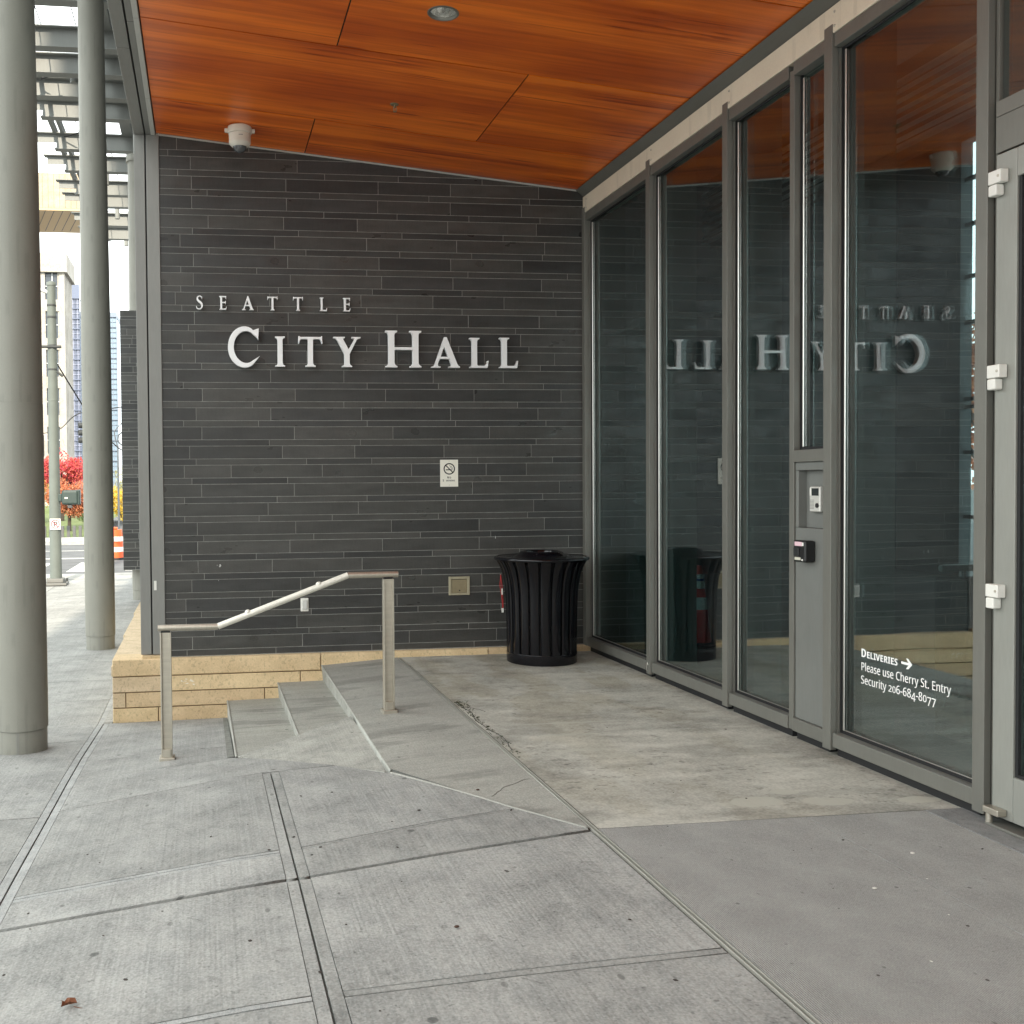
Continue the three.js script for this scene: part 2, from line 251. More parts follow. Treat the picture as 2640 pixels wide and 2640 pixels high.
// ---------------------------------------------------------------- sidewalk
const XL = -4.285, XM = -3.07, J = 0.0045, B = 0.045;        // left strip, middle groove, groove half-width, tooled border
{
  const s = struct('sidewalk', 'grey broomed concrete pavement slabs with tooled joints', 'sidewalk');
  // dark joint bed under everything
  { const n = 60, pos = [], idx = [], uv = []; const zs = []; for (let j = 0; j <= 90; j++) zs.push(j < 80 ? lerp(-16.3, 9, j / 80) : lerp(9, 22, (j - 80) / 10));
    zs.forEach((z) => { const xr = z < 0.07 ? -4.0 : edgeX(z) + (z < 2.4 ? 0.03 : -0.004); for (let i = 0; i <= n; i++) { const x = lerp(-9, xr, Math.pow(i / n, 0.5)); pos.push(x, ground(x, z) - 0.014, z); uv.push(x, z); } });
    for (let j = 0; j < zs.length - 1; j++) for (let i = 0; i < n; i++) { const a = j * (n + 1) + i; idx.push(a, a + n + 1, a + 1, a + 1, a + n + 1, a + n + 2); }
    const g = new THREE.BufferGeometry(); g.setAttribute('position', new THREE.Float32BufferAttribute(pos, 3)); g.setAttribute('uv', new THREE.Float32BufferAttribute(uv, 2)); g.setIndex(idx); g.computeVertexNormals(); mesh('joint_bed', g, M.groove, s); }
  const j1 = (x) => 4.575 + clamp((-1.8 - x) / 1.26, 0, 1) * 0.17, j25 = (x) => 4.2 + clamp((-2.0 - x) / 1.05, 0, 1) * 0.2, j2 = 3.02, j3 = 5.74;
  const sh = (f, d) => (typeof f === 'function' ? (x) => f(x) + d : f + d);
  const pick = () => M.sidewalk[Math.floor(rnd() * 3)];
  // cross bands: [z line, border each side]
  const colL = XL + J + B, colR = XM - J - B, colM = XM + J + B;
  const eg = (z) => edgeX(z) - 0.012;
  // near the wall, left of the steps
  slab(colL, eg, 0.075, 1.75 - 0.004, M.sidewalk[2], s); slab(colL, eg, 1.754, 2.32, M.sidewalk[0], s); slab(colL, eg, 2.326, j2 - 0.005, M.sidewalk[0], s, 'slab', 0, 8);
  // between the strip and the middle groove
  slab(colL, colR, j2 + 0.005, sh(j25, -0.035), M.sidewalk[1], s); slab(colL, colR, sh(j25, -0.03), sh(j25, -0.004), M.band, s, 'joint_border', 0.001, 1); slab(colL, colR, sh(j25, 0.004), sh(j25, 0.03), M.band, s, 'joint_border', 0.001, 1);
  slab(colL, colR, sh(j25, 0.034), sh(j1, -0.016), M.sidewalk[2], s); slab(colL, colR, sh(j1, 0.016), j3 - 0.035, M.sidewalk[0], s); slab(colL, colR, j3 - 0.03, j3 - 0.005, M.band, s, 'joint_border', 0.001, 1); slab(colL, colR, j3 + 0.005, 7.3, M.sidewalk[1], s); slab(colL, colR, 7.31, 9, M.sidewalk[2], s);
  // between the middle groove and the landing
  slab(colM, eg, j2 + 0.005, sh(j25, -0.03), M.sidewalk[0], s); slab(colM, eg, sh(j25, -0.024), sh(j25, -0.004), M.sidewalk[1], s, 'joint_border', 0.0015, 1); slab(colM, eg, sh(j25, 0.004), sh(j1, -0.014), M.sidewalk[1], s); slab(colM, eg, sh(j1, 0.014), j3 - 0.04, M.sidewalk[2], s); slab(colM, eg, j3 - 0.036, j3 - 0.005, M.sidewalk[1], s, 'joint_border', 0.0015, 1); slab(colM, eg, j3 + 0.005, 7.3, M.sidewalk[0], s); slab(colM, eg, 7.31, 9, M.sidewalk[1], s);
  // tooled borders along the long joints
  for (const [a, b] of [[0.075, j2], [j2 + 0.004, 4.7], [4.73, 9]]) { slab(XL + J, XL + J + B - 0.003, a, b, M.band, s, 'joint_border', 0.001); slab(XL - J - B + 0.003, XL - J, a, b, M.band, s, 'joint_border', 0.001); }
  slab(XL - J - B + 0.003, XL - J, -9, 0.07, M.band, s, 'joint_border', 0.001);
  for (const [a, b] of [[j2 + 0.02, 4.73], [4.76, 9]]) { slab(XM + J, XM + J + B - 0.003, a, b, M.sidewalk[1], s, 'joint_border', 0.0015); slab(XM - J - B + 0.003, XM - J, a, b, M.sidewalk[0], s, 'joint_border', 0.0015); }
  // street side of the strip, and on towards the crossing
  const zs = [9, 5.6, 3.1, 0.9, -1.0, -2.1, -3.4, -4.7, -6.2, -7.8, -9.4, -11, -12.8, -14.6];
  for (let i = 0; i < zs.length - 1; i++) { slab(-6.55, XL - J - B, zs[i + 1] + 0.005, zs[i] - 0.005, pick(), s); slab(-8.9, -6.56, zs[i + 1] + 0.005, zs[i] - 0.005, pick(), s); if (zs[i] < 1) slab(XL - J, -4.05, zs[i + 1] + 0.005, Math.min(zs[i], 0) - 0.005, pick(), s); }
  slab(XL - J, -4.22, 0.0, 0.07, M.sidewalk[1], s); slab(-8.9, -1.775, 9.005, 21, M.sidewalk[0], s);
  // landing, left and right of the metal strip
}
{
  const s = struct('landing', 'stained concrete landing between the slate wall and the ribbed mat', 'landing');
  const g = new THREE.PlaneGeometry(1.795, 4.56, 6, 12); g.rotateX(-Math.PI / 2); g.translate(-1.7435 + 1.795 / 2, 0, 2.28); { const uv = g.attributes.uv; for (let i = 0; i < uv.count; i++) uv.setXY(i, uv.getX(i), 1 - uv.getY(i)); }
  mesh('landing_slab', g, M.landing, s);
  // piece between the strip and the steps, falling slightly to the left
  const Y = (x) => (x > -1.76 ? 0 : lerp(0, -0.048, clamp((-1.76 - x) / 0.676, 0, 1)));
  const pos = [], idx = [], uv = [], n = 40, k = 8;
  for (let j = 0; j <= n; j++) { const z = lerp(0.05, 4.55, j / n), xl = z < 3.33 ? -2.436 : edgeX(z) + 0.004; for (let i = 0; i <= k; i++) { const x = lerp(xl, -1.7755, i / k); const y = z < 3.33 ? Y(x) : Math.max(Y(x), ground(xl, z) * (1 - i / k)); pos.push(x, y, z); uv.push(x, z); } }
  for (let j = 0; j < n; j++) for (let i = 0; i < k; i++) { const a = j * (k + 1) + i; idx.push(a, a + k + 1, a + 1, a + 1, a + k + 1, a + k + 2); }
  const h = new THREE.BufferGeometry(); h.setAttribute('position', new THREE.Float32BufferAttribute(pos, 3)); h.setAttribute('uv', new THREE.Float32BufferAttribute(uv, 2)); h.setIndex(idx); h.computeVertexNormals(); mesh('landing_edge_slab', h, M.landingEdge, s);
  mesh('landing_bed', box(-2.42, 0.1, -0.6, -0.075, 0.0, 2.9), M.groove, s); mesh('landing_bed', box(-1.79, 0.1, -0.6, -0.012, 2.9, 9), M.groove, s);
  // raised pale curb line where the landing meets the pavement
  const rim = []; for (let z = 3.34; z <= 4.55; z += 0.05) rim.push([edgeX(z) - 0.002, ground(edgeX(z), z) + 0.001, z]);
  mesh('edge_line', tube(rim, 0.006, 6, 60), M.landingEdge, s);
  mesh('edge_line', tube([[-3.22, -0.212, 2.335], [-2.85, -0.141, 2.8], [-2.46, -0.066, 3.32]], 0.005, 6, 24), M.landingEdge, s);
}
{
  const s = tag(mesh('edge_strip', merge(rbox(-1.7705, -1.7665, -0.02, 0.002, 0.02, 9, 0.0008), rbox(-1.7535, -1.749, -0.02, 0.002, 0.02, 9, 0.0008)), mat(0.42, 0.405, 0.36, 0.45, { metalness: 0.3 })), 'thin metal strip dividing the landing and the ribbed mat from the pavement', 'metal strip');
  s.receiveShadow = true;
}
{
  seed = 31; const line = (pts, r0) => { const a = []; for (let i = 0; i < pts.length - 1; i++) for (let k = 0; k < 6; k++) { const u = k / 6; a.push([lerp(pts[i][0], pts[i + 1][0], u) + R(-0.008, 0.008), 0, lerp(pts[i][1], pts[i + 1][1], u) + R(-0.008, 0.008)]); } return a.map(([x, , z]) => [x, (x > -1.745 ? 0.0004 : x < -1.77 ? Math.max(lerp(0, -0.048, (-1.76 - x) / 0.676), -0.048) + 0.0006 : 0.001), z]); };
  const g = [tube(line([[-1.80, 3.78], [-1.95, 3.86], [-2.08, 4.0]]), 0.0016, 4, 30), tube(line([[-1.735, 1.95], [-1.70, 2.25], [-1.725, 2.6], [-1.69, 2.95], [-1.72, 3.3]]), 0.0035, 4, 60), tube(line([[-1.70, 2.1], [-1.62, 2.2], [-1.60, 2.3]]), 0.002, 4, 24)];
  const o = tag(mesh('cracks', merge(g), M.groove), 'fine dark cracks in the landing beside the metal strip', 'cracks'); o.userData.kind = 'stuff';
}
// entrance mat
{
  const t = thing('entrance_mat', 'dark grey ribbed entrance mat in front of the glass doors', 'mat');
  mesh('ribbed_panel', box(-1.744, -0.775, -0.01, 0.001, 4.566, 9), M.mat, t); mesh('ribbed_panel', box(-0.769, -0.195, -0.01, 0.0005, 4.566, 9), M.mat, t);
  const th = thing('door_threshold', 'smooth grey concrete threshold along the foot of the glass doors', 'threshold');
  mesh('threshold_slab', box(-0.19, 0.3, -0.01, 0.002, 4.566, 9), M.matSmooth, th); mesh('threshold_bar', rbox(-0.075, 0.02, 0.002, 0.016, 4.78, 9, 0.004), M.frame, th);
}

// ---------------------------------------------------------------- steps
{
  const t = thing('concrete_steps', 'three low concrete steps beside the stone plinth, running out into the pavement', 'steps');
  // each tread: nosing line at the wall and at the near end
  const A1 = [-3.25, -0.325, 0.06], B1 = [-3.245, -0.212, 2.33], A2 = [-2.818, -0.185, 0.06], B2 = [-2.825, -0.15, 2.08], A3 = [-2.436, -0.047, 0.06], B3 = [-2.436, -0.054, 3.34];
  const AP = [-2.45, -0.07, 1.93], BB = [-2.452, -0.066, 3.31], AA = [-3.235, -0.209, 2.325];
  const dn = (p, d, dx = 0) => [p[0] + dx, p[1] - d, p[2]];
  // treads run level across to the foot of the next riser
  mesh('tread', poly([A1, B1, [-2.80, -0.19, 2.33], [-2.79, -0.318, 0.06]], [[0, 1, 2], [0, 2, 3]]), M.step, t);
  mesh('tread', poly([A2, B2, [-2.42, -0.13, 2.1], [-2.415, -0.18, 0.06]], [[0, 1, 2], [0, 2, 3]]), M.step, t);
  mesh('riser', poly([A1, B1, dn(B1, 0.03), dn(A1, 0.2)], [[0, 2, 1], [0, 3, 2]]), M.stepLight, t);
  mesh('riser', poly([A2, B2, dn(B2, 0.12, 0.008), dn(A2, 0.16, 0.012)], [[0, 2, 1], [0, 3, 2]]), M.stepLight, t);
  mesh('riser', poly([A3, B3, dn(B3, 0.1, 0.006), dn(A3, 0.16, 0.012)], [[0, 2, 1], [0, 3, 2]]), M.stepLight, t);
  mesh('ramp_flare', poly([AA, BB, AP, dn(AA, 0.2), dn(BB, 0.2), dn(AP, 0.2)], [[0, 1, 2], [0, 3, 4], [0, 4, 1], [2, 5, 3], [2, 3, 0]]), M.stepLight, t);
  const nose = (a, b, r = 0.008) => mesh('nosing', tube([a, [(a[0] + b[0]) / 2, (a[1] + b[1]) / 2, (a[2] + b[2]) / 2], b].map((p) => [p[0] + 0.004, p[1] - 0.004, p[2]]), r, 6, 16), M.stepLight, t);
  nose(A1, B1, 0.01); nose(A2, B2); nose(A3, B3);
  mesh('sealant_strip', poly([[-3.29, ground(-3.29, 0.09) + 0.003, 0.09], [-3.252, ground(-3.25, 0.09) + 0.003, 0.09], [-3.256, ground(-3.25, 2.31) + 0.003, 2.31], [-3.30, ground(-3.3, 2.31) + 0.003, 2.31]], [[0, 3, 2], [0, 2, 1]]), M.sealant, t);
  mesh('core', box(-2.78, -2.42, -0.6, -0.34, 0.0, 1.9), M.groove, t);
}

// ---------------------------------------------------------------- slate wall
const proj = new THREE.Vector3();
camera.updateMatrixWorld(true);
const CAMM = camera.matrixWorld.clone();
function wallX(px, y) {                                     // joint measured in the photograph at pixel column px, on the wall plane at height y
  const a = new THREE.Matrix3().setFromMatrix4(CAMM), o = camera.position; let lo = -4.5, hi = 1;
  const inv = CAMM.clone().invert();
  for (let i = 0; i < 40; i++) { const m = (lo + hi) / 2; proj.set(m, y, 0).applyMatrix4(inv); if (880 + 2612.5 * proj.x / -proj.z < px) lo = m; else hi = m; }
  return (lo + hi) / 2;
}
const A = (...z) => z.map((q) => 400 + q / 3.863), Mi = (...z) => z.map((q) => 680 + q / 3.331), Ri = (...z) => z.map((q) => 1240 + q / 3.863);
const ROWS = [
  [A(212, 932)], [A(125), Mi(100)], [A(350), Mi(287, 1232)], [A(224, 850), Mi(523, 1155, 1875)], [A(360), Mi(190, 982, 1603), Ri(575)],
  [A(517), Mi(480, 1418), Ri(485)], [A(363), Mi(195, 978, 1602), Ri(403)], [A(177, 938), Mi(516, 1145, 1762), Ri(588)], [A(527), Mi(170, 803, 1580), Ri(552)],
  [A(370), Mi(298, 1187), Ri(220)], [A(247), Mi(94, 883, 1657), Ri(635)], [A(535), Mi(362, 1168, 1786), Ri(612)], [A(380), Mi(205, 990, 1606), Ri(410)],
  [A(255, 1012), Mi(885, 1754), Ri(862)], [A(380), Mi(228, 1012, 1625), Ri(603)], [A(255), Mi(125, 933, 1703), Ri(720)], [A(200), Mi(50, 835, 1453), Ri(230)],
  [A(265, 1018), Mi(885, 1703), Ri(748)], [A(390), Mi(210, 1145, 1757), Ri(580)], [A(330, 1082), Mi(787, 1555), Ri(345)], [A(395), Mi(208, 990, 1603), Ri(395)],
  [A(270, 1020), Mi(885, 1675), Ri(478)], [A(400), Mi(370, 1145, 1895), Ri(733)], [A(463), Mi(262, 1040, 1648), Ri(592)], [A(215, 1150), Mi(688, 1455), Ri(222)],
  [A(280, 1030), Mi(888, 1500), Ri(623)], [A(470), Mi(270, 1046, 1806), Ri(798)], [A(218, 968), Mi(688, 1452), Ri(365)], [A(408, 1152), Mi(840, 1605), Ri(568)],
  [A(283, 1030), Mi(888, 1648), Ri(648)], [A(465), Mi(263, 1110), Ri(85)], [A(210, 1137), Mi(830, 1590), Ri(550)], [A(343), Mi(160, 782, 1548), Ri(500)],
  [A(408), Mi(368, 928, 1838), Ri(714)], [A(290, 757), Mi(503, 1270, 1910), Ri(452)], [A(367), Mi(205, 1127), Ri(190)], [A(463), Mi(262, 1032, 1792), Ri(782)],
  [A(293), Mi(115, 888, 1648), Ri(615)], [A(197, 1125), Mi(812, 1570), Ri(525)], [A(295, 1035), Mi(588, 1500), Ri(465)], [A(420), Mi(275, 1097, 1850), Ri(632)],
  [A(483), Mi(430, 1345), Ri(98)], [A(423), Mi(225, 1020, 1850), Ri(873)], [A(264, 1007), Mi(688, 1448), Ri(385)], [A(428), Mi(73, 845, 1603), Ri(520)],
  [A(490), Mi(434, 1355), Ri(300)], [A(366), Mi(318, 1183), Ri(10, 700)], [A(214), Mi(75, 695, 1455), Ri(500)], [A(307, 1045), Mi(1145), Ri(60, 650)],
  [A(460), Mi(408, 1325), Ri(200)], [A(310), Mi(285, 1100), Ri(75, 720)], [A(590), Mi(388, 1003, 1760), Ri(480)], [A(372), Mi(333, 1250), Ri(155, 800)], [A(318), Mi(105, 928, 1807), Ri(640)]];
function tile(x0, x1, y0, y1, z, d, c = 0.0025, tilt = 0) {  // thin stone with chamfered edges, face at z
  const P = [[x0, y0, z - c], [x1, y0, z - c], [x1, y1, z - c], [x0, y1, z - c], [x0 + c, y0 + c, z + tilt], [x1 - c, y0 + c, z - tilt], [x1 - c, y1 - c, z - tilt], [x0 + c, y1 - c, z + tilt], [x0, y0, z - d], [x1, y0, z - d], [x1, y1, z - d], [x0, y1, z - d]];
  const q = (a, b, e, f) => [[a, b, e], [a, e, f]];
  const g = poly(P, [...q(4, 5, 6, 7), ...q(0, 1, 5, 4), ...q(1, 2, 6, 5), ...q(2, 3, 7, 6), ...q(3, 0, 4, 7), ...q(8, 9, 1, 0), ...q(9, 10, 2, 1), ...q(10, 11, 3, 2), ...q(11, 8, 0, 3)]);
  const uv = g.attributes.uv, p = g.attributes.position, ox = R(0, 5), oy = R(0, 5); for (let i = 0; i < uv.count; i++) uv.setXY(i, p.getX(i) + ox, p.getY(i) + oy + p.getZ(i));
  return g;
}
const PITCH = 0.16323, THIN = 0.0535, Y0 = 0.057;
const WALL_L = -3.763, soffitY = (x) => 4.11 - 0.0985 * x;
{
  const t = thing('slate_wall', 'dark slate wall of long thin courses behind the entrance lettering', 'wall');
  mesh('mortar', box(WALL_L - 0.001, 0.6, -0.5, 4.6, -0.3, -0.0018), M.mortar, t);
  const gap = 0.0023;
  ROWS.forEach((row, r) => {
    const kk = Math.floor((53 - r) / 2), thin = (53 - r) % 2 === 0;
    const y0 = Y0 + kk * PITCH + (thin ? 0 : THIN), y1 = thin ? y0 + THIN : Y0 + (kk + 1) * PITCH;
    const xs = [WALL_L, ...row.flat().map((p) => wallX(p, (y0 + y1) / 2)), 0.05].sort((a, b) => a - b);
    for (let i = 0; i < xs.length - 1; i++) {
      if (xs[i + 1] - xs[i] < 0.03) continue;
      mesh('brick', tile(xs[i] + (i ? gap : 0), xs[i + 1] - gap, y0 + gap, y1 - gap, R(-0.0006, 0.0012), 0.012, 0.0012, R(-0.0003, 0.0003)), M.slate[Math.floor(rnd() * 6)], t);
    }
  });
}
{
  seed = 77; const blot = (cx, cy, z, n, sx, sy) => { const c = [], p = [], tr = []; for (let i = 0; i < n; i++) { const a = i / n * 6.283; p.push([cx + Math.cos(a) * sx * R(0.4, 1), cy + Math.sin(a) * sy * R(0.4, 1), z]); } p.push([cx, cy, z]); for (let i = 0; i < n; i++) tr.push([i, (i + 1) % n, n]); return poly(p, tr); };
  const a = [blot(-3.295, 0.825, 0.0025, 9, 0.012, 0.018), blot(-3.32, 0.832, 0.0025, 7, 0.012, 0.003), blot(-3.31, 0.70, 0.0025, 6, 0.004, 0.006), blot(-0.86, 1.03, 0.0025, 6, 0.006, 0.016)];
  const w = tag(mesh('paint_marks', merge(a), mat(0.5, 0.5, 0.48, 0.8)), 'small white paint marks on the slate wall', 'paint marks'); w.userData.kind = 'stuff';
  const b = []; for (let i = 0; i < 9; i++) b.push(blot(-3.63 + i * 0.013 + R(-0.01, 0.01), -0.145 + R(-0.03, 0.03), 0.0745, 7, R(0.006, 0.022), R(0.003, 0.012)));
  const p = tag(mesh('paint_marks', merge(b), mat(0.78, 0.72, 0.6, 0.8)), 'pale scraped patch on the limestone plinth', 'paint marks'); p.userData.kind = 'stuff';
}
// limestone plinth
{
  const t = thing('stone_plinth', 'tan limestone plinth in four courses below the slate wall', 'plinth');
  mesh('joint_core', box(-4.205, 0.0, -0.75, 0.03, -0.25, 0.058), M.stoneJoint, t);
  const rows = [[0.052, -0.088, [-4.212, -2.44, -0.95, 0.0]], [-0.097, -0.222, [-4.212, -3.76, -2.62, -1.5, 0]], [-0.231, -0.352, [-4.212, -4.10, -2.93, -1.5, 0]], [-0.361, -0.56, [-4.212, -3.83, -2.9, -1.5, 0]]];
  rows.forEach(([y1, y0, xs], r) => { for (let i = 0; i < xs.length - 1; i++) {
    let top = y1; const g = tile(xs[i] + 0.004, xs[i + 1] - 0.004, y0, top, 0.07 + R(-0.002, 0.002), 0.3, r ? 0.004 : 0.006);
    mesh('stone', g, M.stone[[0, 2, 1, 3, 2, 0, 3, 1][(r * 3 + i) % 8]], t);
  } });
  // cap slabs running back along the pavement side
  [[-0.35, 0.066], [-1.75, -0.356], [-3.6, -1.756], [-5.9, -3.606], [-9.2, -5.906]].forEach(([z0, z1], i) => { mesh('cap_slab', rbox(-4.218 - i * 0.02, -3.4, -0.085, 0.002, z0, z1, 0.004), M.stone[3], t); });
  mesh('return_face', box(-4.205, -3.4, -0.75, -0.086, -9.2, 0.05), M.stone[1], t);
  mesh('block', rbox(-3.96, -3.764, 0.003, 0.075, -0.18, 0.05, 0.003), M.stone[0], t);
}
// metal corner post and soffit fascia
{
  const t = thing('metal_corner_post', 'grey metal corner post at the street end of the slate wall', 'post');
  mesh('post_face', rbox(-3.872, -3.765, 0.08, 4.47, -0.14, 0.012, 0.003), M.fascia, t);
  mesh('post_face', rbox(-3.972, -3.884, 0.08, 4.47, -0.16, 0.004, 0.003), M.fascia, t);
  mesh('post_cap', rbox(-3.872, -3.77, 4.471, 4.75, -0.14, 0.0135, 0.002), M.fascia, t);
  mesh('slot', box(-3.885, -3.871, 0.08, 4.47, -0.15, -0.03), M.gasket, t);
  mesh('paint_scrape', tile(-3.856, -3.834, 0.63, 0.71, 0.0135, 0.002, 0.0004), M.white, t);
  const f = thing('soffit_fascia', 'grey metal fascia along the street edge of the wooden soffit', 'fascia');
  for (const [a, b] of [[0.014, 2.09], [2.096, 4.6], [4.606, 7.1], [7.106, 10.4]]) {
    mesh('fascia_panel', rbox(-3.872, -3.83, 4.47, 4.72, a, b, 0.003), M.fascia, f);
    mesh('fascia_panel', rbox(-3.972, -3.884, 4.47, 4.76, a - 0.4, b - 0.4, 0.003), M.fascia, f);
  }
  mesh('slot', box(-3.885, -3.871, 4.5, 4.7, -0.3, 10.4), M.gasket, f);
  for (const [a, b] of [[0.02, 0.83], [0.834, 2.16], [2.164, 3.47], [3.474, 6.1], [6.104, 10.4]]) mesh('edge_trim', rbox(-3.829, -3.793, 4.462, 4.5, a, b, 0.002), M.fasciaEdge, f);
}
// wooden soffit
{
  const t = thing('wood_soffit', 'sloping soffit of varnished orange wood panels with dark joints', 'soffit');
  const zj = [0.012, 0.82, 2.14, 3.46, 4.78, 6.1, 7.42, 8.74, 10.06], xa = [-3.79, -2.53, 0.0], xb = [-3.79, -1.24, 0.0];
  for (let j = 0; j < zj.length - 1; j++) { const xs = j % 2 ? xb : xa;
    for (let i = 0; i < xs.length - 1; i++) {
      const x0 = xs[i] + 0.005, x1 = xs[i + 1] - 0.005, z0 = zj[j] + 0.006, z1 = zj[j + 1] - 0.006, P = [];
      for (const dy of [0, 0.006]) for (const [x, z] of [[x0, z0], [x1, z0], [x1, z1], [x0, z1]]) P.push([x, soffitY(x) + dy, z]);
      const q = (a, b, c, d) => [[a, b, c], [a, c, d]];
      const hx = -1.978, hz = 2.784;
      let g;
      if (hx > x0 && hx < x1 && hz > z0 && hz < z1) {
        const sh = new THREE.Shape([[x0, -z0], [x1, -z0], [x1, -z1], [x0, -z1]].reverse().map((p) => new THREE.Vector2(...p))); const ho = new THREE.Path(); ho.absarc(hx, -hz, 0.082, 0, Math.PI * 2); sh.holes.push(ho);
        g = new THREE.ExtrudeGeometry(sh, { depth: 0.006, bevelEnabled: false, curveSegments: 24 }); g.rotateX(-Math.PI / 2); const p = g.attributes.position; for (let k = 0; k < p.count; k++) p.setY(k, p.getY(k) + soffitY(p.getX(k))); g.computeVertexNormals();
      } else g = poly(P, [...q(0, 1, 2, 3), ...q(4, 7, 6, 5), ...q(0, 4, 5, 1), ...q(1, 5, 6, 2), ...q(2, 6, 7, 3), ...q(3, 7, 4, 0)]);
      const uv = g.attributes.uv, p = g.attributes.position, ox = R(0, 3), oy = R(0, 3); for (let k = 0; k < uv.count; k++) uv.setXY(k, p.getX(k) * 0.8 + ox, p.getZ(k) + oy);
      mesh('panel', g, M.wood, t);
      const strip = (a, b, c, d) => mesh('joint_strip', poly([[a, soffitY(a) + 0.0068, c], [b, soffitY(b) + 0.0068, c], [b, soffitY(b) + 0.0068, d], [a, soffitY(a) + 0.0068, d]], [[0, 1, 2], [0, 2, 3]]), M.gasket, t);
      strip(x0 - 0.005, x1 + 0.005, z1 - 0.01, z1 + 0.022); if (i) strip(x0 - 0.02, x0 + 0.01, z0, z1 - 0.011);
    } }
  mesh('backing', poly([[-3.8, soffitY(-3.8) + 0.15, -0.2], [0.1, soffitY(0.1) + 0.15, -0.2], [0.1, soffitY(0.1) + 0.15, 10.4], [-3.8, soffitY(-3.8) + 0.15, 10.4]], [[0, 1, 2], [0, 2, 3]]), M.gasket, t);
  mesh('edge_closure', box(-3.812, -3.794, soffitY(-3.8) + 0.012, soffitY(-3.8) + 0.3, -0.2, 10.4), M.gasket, t);
  const w = poly([[-3.79, soffitY(-3.79) - 0.002, 0.003], [0, soffitY(0) - 0.002, 0.003], [0, soffitY(0) - 0.002, 0.013], [-3.79, soffitY(-3.79) - 0.002, 0.013], [-3.79, soffitY(-3.79) - 0.014, 0.003], [0, soffitY(0) - 0.014, 0.003], [0, soffitY(0) - 0.014, 0.013], [-3.79, soffitY(-3.79) - 0.014, 0.013]], [[7, 6, 2], [7, 2, 3], [4, 5, 6], [4, 6, 7], [0, 1, 5], [0, 5, 4]]);
  mesh('wall_trim', w, M.fasciaEdge, t);
}
// the building body over and round the porch (keeps the sky out from above and behind)
{
  const t = struct('building_body', 'upper storeys of the civic building above the porch', 'building');
  mesh('upper_block', box(-3.7, 0.05, 4.8, 13, -14, 14), M.slate[1], t); mesh('upper_block', box(0.051, 9, 7.45, 13, -14, 14), M.slate[1], t);
  mesh('rear_block', box(-3.75, 0.6, -0.6, 4.8, -14, -0.31), M.slate[1], t);
}

